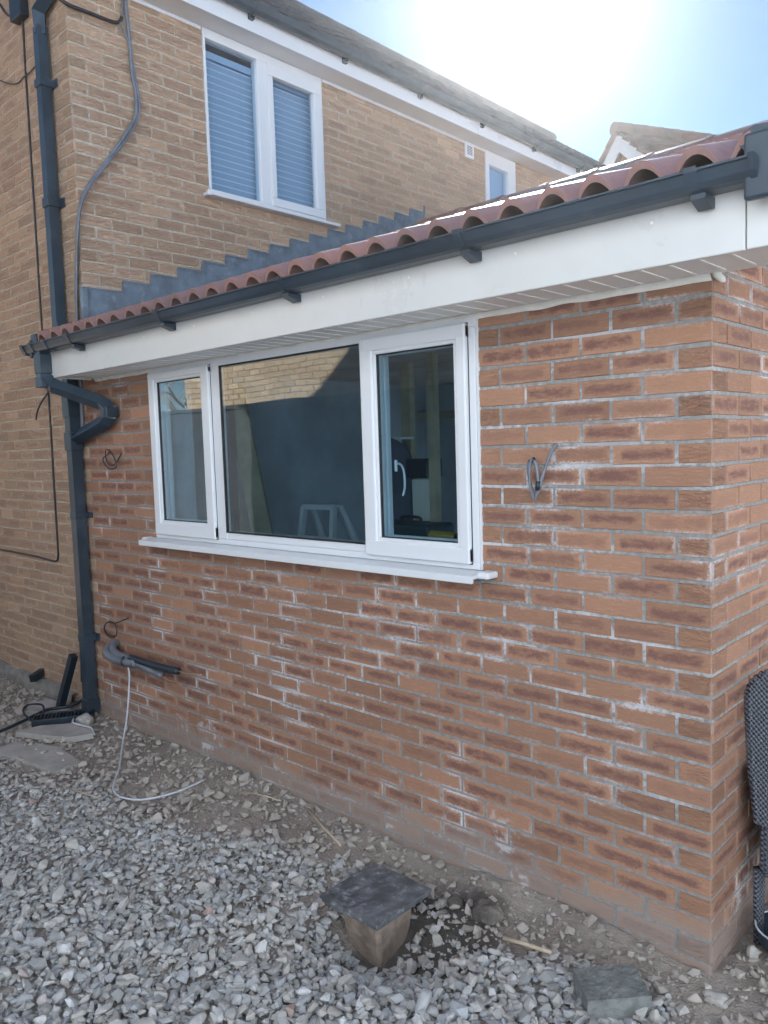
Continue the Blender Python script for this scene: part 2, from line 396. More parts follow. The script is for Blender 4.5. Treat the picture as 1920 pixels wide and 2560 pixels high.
# ================================================================= HOUSE
HX = -4.0
house = thing('brick_house', (-6.6, 6, 0), 'older buff brick house with white soffit and brown tiled roof, rising behind the extension', 'house')
# gable wall (faces the camera side, y = 0)
EAVE, PX, PS = 4.90, -6.6, .733
def top_at(x): return EAVE + PS * ((HX - x) if x > PX else (x - (2 * PX - HX)))
def span_L(z0, z1, row):
    b = HX
    if z1 < 2.5: b = -4.05 if row % 2 else -4.1625
    if z1 > EAVE:
        dx = (z1 - EAVE) / PS; return (2 * PX - HX + dx, HX - dx)
    return (2 * PX - HX, b)
# phase: perpends in the old wall start at the house corner
def ph_L(row): return (-4.0 if row % 2 else -4.1125)
gw = brick_wall('gable_wall', house, M['oldbrick'], M['oldmortar'], (0, 0, 0), (1, 0, 0), (0, -1, 0), -3, 93, span_L, ph_L, seed=3)
# side wall (faces +x)
Wn = (1.01, 2.18, 3.60, 4.80); W2 = (4.49, 5.60, 3.9, 4.80)
sw = brick_wall('side_wall', house, M['oldbrick'], M['oldmortar'], (HX, 0, 0), (0, 1, 0), (1, 0, 0), 34, 64, lambda a, b, r: (0, 12.3), lambda r: (0.0 if r % 2 else .1125),
                holes=[(1.015, 2.175, 3.60, 4.84), (4.49, 5.05, 3.9, 4.84)], seed=5)
mb = MB()   # wall core behind the face bricks, with reveals
mb.box(-9.2, -4.25, .02, 12.3, -.2, 4.78); mb.box(-4.25, -4.012, .02, 1.0, 2.0, 4.78); mb.box(-4.25, -4.012, 2.19, 4.48, 2.0, 4.78)
mb.box(-4.25, -4.012, 1.0, 2.19, 2.0, 3.59); mb.box(-4.25, -4.012, 5.06, 12.3, 2.0, 4.78); mb.box(-4.25, -4.012, 4.48, 5.06, 2.0, 3.9)
mb.build('wall_core', M['darkroom'], house)
# eaves of the side wall
mb = MB(); mb.box(-4.0, -3.812, -.2, 12.6, 4.79, 4.80); mb.build('soffit', M['soffit'], house)
mb = MB(); mb.box(-3.812, -3.794, -.2, 12.6, 4.785, 4.95, .003); mb.build('fascia', M['upvc'], house)
for y0, y1 in ((0.0, 1.005), (2.185, 4.485)): MB().box(-4.0, -3.988, y0, y1, 4.765, 4.789, .003).build('soffit_trim', M['upvc'], house)
# gutter of the house, half round
mb = MB(); prof = []
for i in range(9):
    a = math.pi * i / 8; prof.append((-3.742 - .052 * math.cos(a) * -1 * -1, 4.945 - .062 * math.sin(a)))
poly = [(-3.742 - .052 * math.cos(math.pi * i / 8), 4.945 - .062 * math.sin(math.pi * i / 8)) for i in range(9)]
inn = [(-3.742 + .047 * math.cos(math.pi * i / 8), 4.945 - .056 * math.sin(math.pi * i / 8)) for i in range(9)]
mb.prism(poly + inn, 1, -.22, 12.65); hg = mb.build('gutter', M['anthracite'], house)
for y in [0.35, 1.3, 2.25, 3.2, 4.15, 5.1, 6.05, 7.0, 8.0, 9.0]:
    mb = MB(); mb.prism([(-3.742 - .058 * math.cos(math.pi * i / 8), 4.945 - .069 * math.sin(math.pi * i / 8)) for i in range(9)], 1, y - .012, y + .012)
    mb.box(-3.795, -3.765, y - .02, y + .02, 4.86, 4.90); b = mb.build('bracket', M['anthracite'], hg)

def tiled_roof(name, parent, mat, org, across, upv, nrm, wfun, slope_len, period, prof, gauge, thick, seed, lift=.018, sub=10):
    """courses of profiled tiles; across = direction along the eaves, upv = up the slope"""
    rg = random.Random(seed); org = Vector(org); ac = Vector(across); uv = Vector(upv); nr = Vector(nrm); V = []; F = []
    nc = int(math.ceil(slope_len / gauge))
    for c in range(nc):
        s0 = c * gauge; s1 = min(s0 + gauge + .03, slope_len); a0, a1 = wfun(s0)
        n = max(2, int(round((a1 - a0) / period * sub)))
        base = len(V); jit = rg.uniform(-.002, .002)
        for i in range(n + 1):
            a = a0 + (a1 - a0) * i / n; h = prof((a % period) / period)
            tj = math.sin(math.floor(a / (period * 2)) * 12.9898 + c * 78.233) * 43758.5; tj = (tj - math.floor(tj) - .5) * .011
            p0 = org + ac * a + uv * (s0 + jit + tj); p1 = org + ac * a + uv * s1
            V.append(p0 + nr * (h + lift)); V.append(p1 + nr * h); V.append(p0 + nr * (h + lift - thick)); V.append(p1 + nr * (h - thick))
        for i in range(n):
            k = base + 4 * i; F += [[k, k + 4, k + 5, k + 1], [k + 2, k + 3, k + 7, k + 6], [k, k + 2, k + 6, k + 4]]
        F += [[base, base + 1, base + 3, base + 2], [base + 4 * n, base + 4 * n + 2, base + 4 * n + 3, base + 4 * n + 1]]
    return obj(name, V, F, mat, parent)
ang = math.atan(PS); slen = (3.7 - 3.7 + 2.88) / math.cos(ang)
def pflat(t): return .018 * max(0, math.sin(math.pi * min(1, t / .35))) if t < .35 else 0.0
up = Vector((-math.cos(ang), 0, math.sin(ang))); nr = Vector((math.sin(ang), 0, math.cos(ang)))
mb = MB(); mb.box(-9.3, -3.98, .02, 12.3, 4.81, 4.9); mb.prism([(-9.2, 4.9), (-4.05, 4.9), (-6.6, 6.75)], 1, 12.2, 12.3); mb.box(-9.45, -9.2, -.1, 12.6, 4.79, 4.95); mb.build('attic_sun_block', M['darkroom'], house)  # unseen deck and closures added to keep sun out of the attic
tiled_roof('roof', house, M['tileold'], (-3.72, 0, 4.962), (0, 1, 0), up, nr, lambda s: (-.12, 12.75), slen, .30, pflat, .31, .022, 11, .022, 6)
up2 = Vector((math.cos(ang), 0, math.sin(ang))); nr2 = Vector((-math.sin(ang), 0, math.cos(ang)))
tiled_roof('roof', house, M['tileold'], (-9.48, 0, 4.962), (0, 1, 0), up2, nr2, lambda s: (-.12, 12.75), slen, .30, pflat, .31, .022, 12, .022, 6)
mb = MB(); ypos = -.12
while ypos < 9.8:
    mb.tube([(PX, ypos, 7.07), (PX, ypos + .445, 7.075)], .115, 12); ypos += .45
mb.tube([(PX, 9.8, 7.06), (PX, 12.75, 7.06)], .035, 8)
mb.build('ridge_tiles', M['tileold'], house)
mb = MB()   # barge boards on the gable
for sgn, x0 in ((1, -3.79), (-1, -9.41)):
    p = [(x0, 4.80), (PX, 4.80 + .733 * 2.81), (PX, 4.97 + .733 * 2.81), (x0, 4.955)]
    mb.prism(p if sgn < 0 else p[::-1], 1, -.11, -.09)
mb.build('bargeboard', M['barge'], house)

# upper window
def sill(mb, x0, x1, z, proud): pass
win = MB()
X0, X1 = -4.06, -3.985
win.box(X0, X1, 1.015, 2.175, 4.72, 4.788, .004); win.box(X0, X1, 1.015, 2.175, 3.625, 3.66, .004)
win.box(X0, X1, 1.015, 1.035, 3.66, 4.72, .004); win.box(X0, X1, 2.14, 2.175, 3.66, 4.72, .004); win.box(X0, X1, 1.50, 1.60, 3.66, 4.72, .004)
wup = win.build('window', M['upvc'], house)
s = MB(); s.box(-4.03, -3.972, 1.595, 2.145, 4.635, 4.73, .006); s.box(-4.03, -3.972, 1.595, 2.145, 3.65, 3.715, .006)
s.box(-4.03, -3.972, 1.595, 1.645, 3.715, 4.635, .006); s.box(-4.03, -3.972, 2.07, 2.145, 3.715, 4.635, .006); s.build('sash', M['upvc'], wup)
g = MB(); g.box(-4.022, -4.018, 1.03, 1.505, 3.65, 4.73); g.build('pane', M['glassup'], wup)
g = MB(); g.box(-4.010, -4.006, 1.64, 2.075, 3.71, 4.64); g.build('pane', M['glassup'], wup)
s = MB(); s.box(-4.05, -3.93, .965, 2.285, 3.598, 3.624, .006); s.box(-3.945, -3.925, .955, .985, 3.59, 3.628, .004); s.build('sill', M['upvc'], wup)
bl = MB()
for z in [3.67 + .0485 * i for i in range(20)]:
    for (a, b) in ((1.05, 2.13),):
        t = .019; bl.add([(-4.112, a, z - .021), (-4.112, b, z - .021), (-4.082, b, z + .021), (-4.082, a, z + .021), (-4.115, a, z - .020), (-4.115, b, z - .020), (-4.085, b, z + .023), (-4.085, a, z + .023)],
                         [(0, 1, 2, 3), (7, 6, 5, 4), (3, 2, 6, 7), (0, 4, 5, 1)])
for y in (1.12, 1.40, 1.74, 2.02): bl.tube([(-4.072, y, 3.65), (-4.072, y, 4.65)], .0012, 5)
bl.box(-4.12, -4.07, 1.05, 2.13, 4.63, 4.68); blo = bl.build('blind', M['blind'], wup)
bl = MB()
for z in [3.67 + .0485 * i for i in range(20)]: bl.box(-4.083, -4.077, 1.05, 2.13, z + .017, z + .0245)
bl.build('slat_edge_glints', M['slat_glint'], blo)  # brighter strips paint the sky light caught along the slat edges
win = MB()
win.box(X0, X1, 4.49, 5.05, 4.65, 4.788, .004); win.box(X0, X1, 4.49, 5.05, 3.90, 3.96, .004); win.box(X0, X1, 4.49, 4.555, 3.96, 4.65, .004); win.box(X0, X1, 4.91, 5.05, 3.96, 4.65, .004)
w2 = win.build('window', M['upvc'], house); g = MB(); g.box(-4.022, -4.018, 4.55, 4.915, 3.95, 4.66); g.build('pane', M['glassup'], w2)
g = MB(); g.box(-4.08, -4.075, 4.52, 4.95, 3.95, 4.66); g.build('blind', M['blind'], w2)
v = MB(); v.box(-4.0, -3.985, 4.14, 4.29, 4.635, 4.785, .005)
vent = v.build('vent', M['upvc'], house)
v = MB()
for i in range(6):
    for j in range(2): v.box(-3.9855, -3.9835, 4.172 + j * .046, 4.212 + j * .046, 4.668 + i * .015, 4.676 + i * .015)
v.build('slots', M['cablegrey'], vent)
# house downpipe down the gable wall to the ground
dp = MB(); dp.tube([(-3.76, .10, 4.88), (-3.79, -.02, 4.80), (-4.245, -.058, 4.60), (-4.245, -.058, 4.45)], .033, square=True)
dp.tube([(-4.245, -.058, 4.50), (-4.245, -.058, 2.62)], .0335, square=True); dp.tube([(-4.245, -.058, 2.63), (-4.19, -.06, 2.50), (-4.137, -.062, 2.40), (-4.137, -.062, .03)], .0355, square=True)
dpo = dp.build('downpipe', M['anthracite'], house)
for z, x, h in ((4.15, -4.245, .05), (3.40, -4.245, .06), (1.35, -4.137, .04), (.52, -4.137, .05)):
    c = MB(); c.box(x - .042, x + .042, -.102, -.004, z - h / 2, z + h / 2, .004); c.box(x - .085, x + .085, -.012, -.002, z - h / 2, z + h / 2, .003); c.build('pipe_clip', M['anthracite'], dpo)
for z0, z1 in ((2.0, 2.14), (1.78, 1.9), (.0, .10)): MB().box(-4.182, -4.092, -.108, -.017, z0, z1, .005).build('pipe_socket', M['anthracite'], dpo)
# rough cement plinth at the foot of the gable wall
def rough_strip(name, mat, parent, x0, x1, ztop, y0, y1, n, seed):
    rg = random.Random(seed); V = []; F = []
    for i in range(n + 1):
        x = x0 + (x1 - x0) * i / n; a = noise.noise(Vector((x * 3, seed, 0))); b = noise.noise(Vector((x * 9, seed, 5)))
        zt = ztop * (1 + .45 * a + .15 * b)
        V += [(x, y0, zt), (x, y1 - .012 + .006 * b, zt * .9), (x, y1 * 1.7 + .02 * a, -.02), (x, y1 * 1.8, -.12)]
    for i in range(n):
        for j in range(3): k = 4 * i + j; F.append([k, k + 1, k + 5, k + 4])
    return obj(name, V, F, mat, parent, True)
rough_strip('plinth', M['footing'], house, -9.2, -4.45, .075, -.006, -.03, 90, 4)

# lead stepped flashing
V = []; steps = [0.0, .28, .495, .712, .92]
while steps[-1] < 3.3: steps.append(steps[-1] + .213)
fl = MB()
for i in range(len(steps) - 1):
    z = 2.827 + .075 * i; a, b = steps[i], steps[i + 1]
    lo = 2.50 + .352 * a
    fl.add([(-3.992, a, lo), (-3.992, b, lo), (-3.990, b, z), (-3.990, a, z), (-3.9999, a, z + .004), (-3.9999, b, z + .004)], [(0, 1, 2, 3), (3, 2, 5, 4)])
    fl.box(-3.9995, -3.984, a, b - .002, z - .006, z + .003)
    fl.box(-3.9995, -3.985, b - .008, b, z, z + .07)
fl.box(-3.998, -3.97, -.03, .02, 2.48, 2.825, .008)

for k in range(0, len(steps) - 1, 4):
    a = steps[k]; fl.box(-3.9905, -3.986, a + .02, a + .032, 2.5 + .352 * a, 2.82 + .075 * k)
for i in range(len(steps) - 1): fl.box(-3.996, -3.9875, steps[i] + .004, steps[i + 1] - .004, 2.823 + .075 * i - .012, 2.823 + .075 * i - .004)
# ================================================================= EXTENSION
ext = thing('brick_extension', (-2, 1.5, 0), 'new orange-red brick single-storey extension with pantile roof and wide white window', 'extension')
fl.build('flashing', M['lead'], ext)
def span_W(z0, z1, row): return (-4.05 if row % 2 else -4.1625, 0.0)
# stretcher rows are odd (row 13 = stretcher at the corner)
fw = brick_wall('front_wall', ext, M['newbrick'], M['newmortar'], (0, 0, 0), (1, 0, 0), (0, -1, 0), -2, 30, span_W, lambda r: (0.0 if r % 2 else -.1125 + .0), holes=[(-3.252, -.892, 1.21, 2.40)], seed=21)
rw = brick_wall('side_wall', ext, M['newbrick'], M['newmortar'], (0, 0, 0), (0, 1, 0), (1, 0, 0), -2, 48, lambda a, b, r: ((0 if b < 2.4 else (b - 2.33) / .352), (6.9 if b < 2.4 else 6.9 - (b - 2.33) / .352)), lambda r: (.1125 if r % 2 else 0.0), holes=[(1.3, 3.1, .9, 2.1)], seed=22)
mb = MB(); mb.box(-3.9, -.012, .012, .28, -.1, 1.205); mb.box(-3.9, -3.26, .012, .28, 1.205, 2.3); mb.box(-.884, -.012, .012, .28, 1.205, 2.3); mb.box(-.28, -.012, .28, 1.305, -.1, 2.34); mb.box(-.28, -.012, 3.095, 6.88, -.1, 2.34); mb.box(-.28, -.012, 1.305, 3.095, -.1, .9); mb.box(-.28, -.012, 1.305, 3.095, 2.1, 2.34); mb.box(-3.9, -.28, 6.6, 6.88, -.1, 2.34)
mb.box(-3.99, -3.9, .02, 6.88, -.1, 2.34); mb.build('wall_core', M['plaster'], ext)
# soffit boards and ribs, trims
mb = MB(); mb.box(-3.93, .247, -.257, -.001, 2.236, 2.246); mb.build('soffit', M['soffit'], ext)
mb = MB(); x = -3.85
while x < .2: mb.box(x, x + .008, -.225, -.03, 2.2335, 2.2358); x += .0865
mb.build('soffit_ribs', M['rib'], ext)
mb = MB(); V = []; n = 160
for i in range(n + 1):
    x = -3.9 + 3.9 * i / n; q = noise.noise(Vector((x * 9, 1, 2))) * .006
    V += [(x, -.02 - q, 2.2355), (x, -.005, 2.2355), (x, -.0062, 2.214 + q)]
F = []
for i in range(n): k = 3 * i; F += [[k, k + 3, k + 4, k + 1], [k, k + 2, k + 5, k + 3]]
obj('caulk_bead', V, F, M['caulk'], ext, True)
mb = MB(); mb.tube([(.004, .001, 2.238), (.016, .002, 2.226), (.03, .002, 2.212), (.036, .002, 2.207)], .01, 8, radii=[.012, .012, .010, .004]); mb.build('caulk_lump', M['caulk'], ext, True)
mb = MB(); mb.box(-3.93, .186, -.275, -.257, 2.228, 2.46, .004); mb.box(.189, .252, -.277, -.257, 2.228, 2.46, .004); mb.box(-3.935, -3.93 + .0, -.277, -.02, 2.228, 2.46)
fas = mb.build('fascia', M['fascia'], ext)
x = -3.75
while x < .2: MB().tube([(x, -.274, 2.352), (x, -.277, 2.352)], .0045, 8).build('nail_head', M['rib'], fas); x += .46
mb = MB(); mb.box(.0, .247, -.0005, .012, 2.236, 2.30); mb.build('box_end', M['soffit'], ext)
# bargeboard and verge on the right gable
mb = MB(); sl_ = .352
def sp(y): return 2.53 + sl_ * y if y < 3.45 else 2.53 + sl_ * (6.9 - y)
P = [(-.275, 2.228), (.02, 2.228), (.30, sp(.30) - .22), (3.45, sp(3.45) - .22), (7.17, sp(7.17) - .22), (7.17, sp(7.17)), (3.45, sp(3.45)), (-.275, sp(-.275))]
mb.prism(P, 0, .249, .268); mb.build('bargeboard', M['barge'], ext)
mb = MB(); mb.prism([(.012, 2.3), (3.45, 2.31 + 3.45 * sl_), (6.9, 2.3), (6.9, 2.32), (3.45, 2.33 + 3.45 * sl_), (.012, 2.32)], 0, .0, .249); mb.build('soffit', M['soffit'], ext)
# tiled slopes
aa = math.atan(.352); upr = Vector((0, math.cos(aa), math.sin(aa))); nrr = Vector((0, -math.sin(aa), math.cos(aa)))
def proll(t):
    if t < .76: return .056 * math.sin(math.pi * t / .76) ** .7
    return 0.0
Z0 = 2.555
tiled_roof('roof', ext, M['tile'], (0.02, -.315, Z0 - .315 * .352), (1, 0, 0), upr, nrr, lambda s: (-4.0, .20), 3.76 / math.cos(aa), .148, proll, .315, .022, 31, .014, 16)
upb = Vector((0, -math.cos(aa), math.sin(aa))); nrb = Vector((0, math.sin(aa), math.cos(aa)))
tiled_roof('roof', ext, M['tile'], (0.02, 7.215, Z0 - .315 * .352), (1, 0, 0), upb, nrb, lambda s: (-4.0, .20), 3.76 / math.cos(aa), .148, proll, .315, .013, 32, .014, 8)
mb = MB(); x = -3.98
while x < .2:
    mb.tube([(x, 3.45, 3.765), (x + .44, 3.45, 3.77)], .118, 16); mb.tube([(x - .012, 3.45, 3.768), (x + .028, 3.45, 3.768)], .126, 16); x += .45
mb.build('ridge_tiles', M['tile'], ext)
# dark verge caps
mb = MB()
def vcap(y0, y1, dz):
    pr = [(.185, .045), (.20, .072), (.225, .084), (.255, .082), (.276, .066), (.284, .03), (.292, -.10), (.274, -.10), (.262, .02), (.20, .03)]
    V = []; n = len(pr)
    for y in (y0, y1):
        for (x, h) in pr: V.append((x, y, Z0 + .352 * y + h + dz))
    mb.add(V, [(i, (i + 1) % n, n + (i + 1) % n, n + i) for i in range(n)] + [list(range(n))[::-1], list(range(n, 2 * n))])
for i in range(12): vcap(-.335 + .315 * i, -.335 + .315 * (i + 1) + .03, .004 if i % 2 else .0)
vg = mb.build('verge_caps', M['anthracite'], ext)
e = MB(); e.box(.205, .292, -.352, -.325, 2.335, 2.50, .008); e.build('end_cap', M['anthracite'], vg)
e = MB(); e.box(-4.055, -3.985, -.34, -.005, 2.40, 2.505, .008); e.box(-4.06, -4.035, -.35, -.005, 2.36, 2.47, .006); e.build('verge_caps', M['anthracite'], ext)
# gutter
gp = [(-.276, 2.452), (-.276, 2.378), (-.285, 2.370), (-.335, 2.370), (-.352, 2.380), (-.362, 2.400), (-.372, 2.440), (-.380, 2.444), (-.380, 2.452), (-.366, 2.452), (-.356, 2.405), (-.348, 2.388), (-.332, 2.378), (-.288, 2.378), (-.282, 2.386), (-.282, 2.452)]
gp = [(y, 2.438 - (2.452 - z) * .66) for y, z in gp]
mb = MB(); mb.prism(gp, 0, -4.10, .235); gut = mb.build('gutter', M['anthracite'], ext)
for x0, x1 in ((-4.125, -4.09), (.225, .24)):
    e = MB(); e.prism([(-.272, 2.441), (-.272, 2.380), (-.335, 2.379), (-.356, 2.387), (-.368, 2.403), (-.386, 2.441)], 0, x0, x1); e.build('stop_end', M['anthracite'], gut)
for x in (-3.99, -3.80, -3.50, -2.55, -1.61, -.69, .08):
    e = MB(); e.prism([(-.30, 2.380), (-.337, 2.380), (-.357, 2.388), (-.367, 2.403), (-.382, 2.43), (-.384, 2.443), (-.36, 2.443), (-.36, 2.440), (-.376, 2.437), (-.36, 2.405), (-.35, 2.392), (-.333, 2.385), (-.30, 2.385)], 0, x - .017, x + .017)
    if x > -3.7: e.prism([(-.277, 2.352), (-.290, 2.349), (-.345, 2.368), (-.345, 2.3815), (-.277, 2.3815)], 0, x - .012, x + .028)
    e.build('bracket', M['anthracite'], gut)
# swan neck
mb = MB(); mb.tube([(-3.955, -.315, 2.40), (-3.955, -.315, 2.235), (-3.915, -.275, 2.18), (-3.70, -.085, 2.07), (-3.655, -.055, 2.03), (-3.655, -.055, 1.985), (-3.70, -.055, 1.955), (-4.12, -.06, 1.855)], .0325, square=True)
sn = mb.build('swan_neck_pipe', M['anthracite'], ext)
for b_ in ((-3.995, -3.915, -.355, -.275, 2.255, 2.375), (-3.995, -3.915, -.355, -.275, 2.17, 2.235), (-3.70, -3.61, -.098, -.012, 1.975, 2.04)): MB().box(*b_, .006).build('pipe_socket', M['anthracite'], sn)

# front window -----------------------------------------------------
fr = MB(); Y0, Y1 = -.012, .055
fr.box(-3.25, -.893, Y0, Y1, 2.188, 2.2335, .004); fr.box(-3.25, -.893, Y0, Y1, 1.243, 1.272, .004)
fr.box(-3.25, -3.218, Y0, Y1, 1.272, 2.188, .004); fr.box(-.925, -.893, Y0, Y1, 1.272, 2.188, .004)
fr.box(-2.632, -2.548, Y0, Y1, 1.272, 2.188, .004); fr.box(-1.512, -1.470, Y0, Y1, 1.272, 2.188, .004); fr.box(-2.548, -1.512, Y0 + .004, Y1, 1.272, 1.312, .004)
wf = fr.build('window', M['upvc'], ext)
def ring(mb, x0, x1, z0, z1, gx0, gx1, gz0, gz1, ya, yb, bv=.007):
    mb.box(x0, x1, ya, yb, gz1, z1, bv); mb.box(x0, x1, ya, yb, z0, gz0, bv); mb.box(x0, gx0, ya + .001, yb, z0 + .003, z1 - .003, bv); mb.box(gx1, x1, ya + .001, yb, z0 + .003, z1 - .003, bv)
for (x0, x1, z0, z1, gx0, gx1, gz0, gz1) in ((-3.232, -2.632, 1.268, 2.205, -3.158, -2.712, 1.352, 2.150), (-1.498, -.927, 1.266, 2.205, -1.412, -.990, 1.346, 2.133)):
    s = MB(); ring(s, x0, x1, z0, z1, gx0 - .014, gx1 + .014, gz0 - .014, gz1 + .014, -.034, .03); ring(s, gx0 - .02, gx1 + .02, gz0 - .02, gz1 + .02, gx0, gx1, gz0, gz1, -.026, .03, .005)
    sh = s.build('sash', M['upvc'], wf)
    g = MB(); ring(g, gx0 - .002, gx1 + .002, gz0 - .002, gz1 + .002, gx0 + .004, gx1 - .004, gz0 + .004, gz1 - .004, -.016, .0, .001); g.build('gasket', M['gasket'], sh)
    g = MB(); g.box(gx0 - .001, gx1 + .001, -.009, -.005, gz0 - .001, gz1 + .001); g.build('pane', M['glass'], sh)
    g = MB(); ring(g, gx0 - .05, gx1 + .05, gz0 - .05, gz1 + .05, gx0 + .006, gx1 - .006, gz0 + .006, gz1 - .006, .031, .06, .004); g.build('inner_frame', M['upvc'], sh)
    g = MB(); ring(g, x0 - .003, x1 + .003, z0 - .003, z1 + .002, x0 + .004, x1 - .004, z0 + .004, z1 - .004, -.0145, -.0125, .0); g.build('shadow_gap', M['gasket'], sh)
    if x0 > -2:
        h = MB(); h.box(-1.394, -1.382, .06, .07, 1.63, 1.68, .003); h.tube(smoothpath([(-1.389, .072, 1.665), (-1.387, .10, 1.655), (-1.380, .108, 1.62), (-1.378, .108, 1.56), (-1.384, .10, 1.52)]), .005, 8); h.build('handle', M['alu'], sh, True)
g = MB(); ring(g, -2.552, -1.508, 1.308, 2.192, -2.545, -1.515, 1.315, 2.185, -.016, .0, .001); g.build('gasket', M['gasket'], wf)
g = MB(); g.box(-2.549, -1.511, -.009, -.005, 1.311, 2.189); g.build('pane', M['glass'], wf)
g = MB(); g.box(-2.545, -2.515, .012, .05, 1.315, 2.185); g.build('spacer', M['gasket'], wf)
s = MB(); s.prism([(.02, 1.243), (-.045, 1.240), (-.098, 1.232), (-.100, 1.205), (-.090, 1.205), (-.088, 1.220), (.02, 1.222)], 0, -3.315, -.868)
for x0, x1 in ((-3.335, -3.31), (-.868, -.812)): s.box(x0, x1, -.07, .0, 1.220, 1.247, .008)
s.box(-3.315, -.868, -.101, -.094, 1.203, 1.234, .003)
s.build('sill', M['upvc'], wf)
n = 60
for side, x in ((0, -3.252), (1, -.891)):
    s = MB()
    for i in range(n): 
        z = 1.245 + .985 * i / n; q = noise.noise(Vector((x, z * 22, 3))) * .005; d = -1 if side == 0 else 1
        xx0, xx1 = sorted((x, x + d * (.010 + q))); s.box(xx0, xx1, -.0085, 0, z, z + .985 / n)
    s.build('caulk', M['upvc'], wf)

# roof window
sk = MB(); ry = lambda y: Z0 + .352 * y
rot = Matrix.Rotation(aa, 3, 'X'); o0 = (-1.7, 2.5, ry(2.5))
sk = MB()
for (x0, x1, y0, y1) in ((-2.22, -1.18, 1.98, 2.06), (-2.22, -1.18, 2.96, 3.04), (-2.22, -2.14, 2.06, 2.96), (-1.26, -1.18, 2.06, 2.96)): sk.box(x0, x1, y0, y1, ry(2.5) - .02, ry(2.5) + .085, .006, rot, o0)
sko = sk.build('roof_window', M['lead'], ext); g = MB(); g.box(-2.15, -1.25, 2.05, 2.97, ry(2.5) + .06, ry(2.5) + .068, 0, rot, o0); g.build('pane', M['glassup'], sko)
g = MB(); g.box(-2.35, -1.05, 1.70, 3.2, ry(2.5) + .01, ry(2.5) + .022, 0, rot, o0); g.build('flashing_kit', M['lead'], sko)

# added side-wall window, out of view, to let daylight into the room
q = MB()
for (y0, y1, z0, z1) in ((1.31, 3.09, .905, .965), (1.31, 3.09, 2.035, 2.095), (1.31, 1.37, .965, 2.035), (3.03, 3.09, .965, 2.035), (2.16, 2.24, .965, 2.035)): q.box(-.075, -.008, y0, y1, z0, z1, .004)
w3 = q.build('window', M['upvc'], ext); MB().box(-.04, -.036, 1.36, 3.04, .96, 2.04).build('pane', M['glassup'], w3)
# room inside
mb = MB(); mb.box(-3.9, -.28, .29, 6.6, -.06, 0.02); mb.build('room_floor', M['floorin'], ext)
mb = MB(); mb.box(-3.9, -.28, 3.3, 3.4, .02, 2.3); mb.box(-3.9, -.28, .29, 3.3, 2.30, 2.33); mb.build('partition', M['plaster'], ext)
st = MB()
for x in (-3.2, -2.9, -2.55): st.box(x, x + .045, 3.2, 3.298, .02, 2.3)
st.box(-3.9, -.3, 3.18, 3.298, 1.98, 2.05)
st.build('stud_frame', M['wood'], ext)
# things inside the room
def plank(x0, y0, z0, x1, y1, z1, wd, th, label):
    a = Vector((x0, y0, z0)); b = Vector((x1, y1, z1)); t = (b - a).normalized(); s_ = Vector((1, .25, 0)); s_ = (s_ - t * s_.dot(t)).normalized(); n_ = t.cross(s_)
    V = [a + s_ * u * wd / 2 + n_ * v_ * th / 2 for u, v_ in ((-1, -1), (1, -1), (1, 1), (-1, 1))] + [b + s_ * u * wd / 2 + n_ * v_ * th / 2 for u, v_ in ((-1, -1), (1, -1), (1, 1), (-1, 1))]
    o = obj('timber_board', V, [(0, 1, 2, 3), (7, 6, 5, 4), (0, 4, 5, 1), (1, 5, 6, 2), (2, 6, 7, 3), (3, 7, 4, 0)], M['wood'])
    return tag(o, label, 'timber board', 'boards leaning inside the room')
plank(-2.86, .70, .02, -3.66, .90, 2.2, .16, .022, 'pale timber board leaning inside behind the middle pane, widest of the boards')
plank(-3.08, .62, .02, -3.70, .80, 2.05, .09, .022, 'narrow timber board leaning inside, half hidden behind the widest board')
lad = thing('step_ladder', (-3.0, 1.2, .02), 'silver step ladder top showing inside above the sill of the middle pane', 'step ladder')
l = MB(); l.tube([(-3.30, 1.2, 1.335), (-3.0, 1.2, 1.335)], .018, square=True); l.box(-3.31, -2.99, 1.19, 1.26, 1.335, 1.35); l.build('top_platform', M['alu'], lad)
for x0, x1, y1_ in ((-3.30, -3.38, 1.0), (-3.0, -2.90, 1.0), (-3.30, -3.38, 1.9), (-3.0, -2.90, 1.9)):
    l = MB(); l.tube([(x0, 1.2 if y1_ < 1.5 else 1.26, 1.335), (x1, y1_, .025)], .018, square=True); l.build('leg', M['alu'], lad)
for k in range(4):
    z = 1.12 - k * .28; q = (1.335 - z) / 1.31; l = MB(); l.box(-3.30 - .08 * q, -3.0 + .1 * q, 1.2 - .2 * q - .03, 1.2 - .2 * q + .03, z - .01, z + .01); l.build('tread', M['alu'], lad)
o = MB().box(-2.10, -2.05, 1.15, 1.20, .02, 2.29).build('timber_post', M['wood']); tag(o, 'pale upright timber post inside behind the right pane, nearest the right jamb', 'timber post', 'upright timber posts inside')
o = MB().box(-2.62, -2.54, 1.5, 1.55, .02, 2.29).build('timber_post', M['wood']); tag(o, 'upright timber post inside behind the right pane, standing behind the white carton', 'timber post', 'upright timber posts inside')
car = MB(); car.box(-2.30, -2.17, 1.22, 1.35, .98, 1.53, .006); o = car.build('white_carton', M['whitebox']); tag(o, 'tall off-white carton standing inside behind the right pane', 'carton')
o = MB().box(-2.34, -2.16, 1.21, 1.36, 1.54, 1.66, .012).build('dark_box', M['black']); tag(o, 'small dark box sitting on top of the tall off-white carton indoors', 'box')
tc = thing('tool_case', (-2.1, 1.1, .9), 'dark blue-green tool case behind the bottom of the right pane', 'tool case')
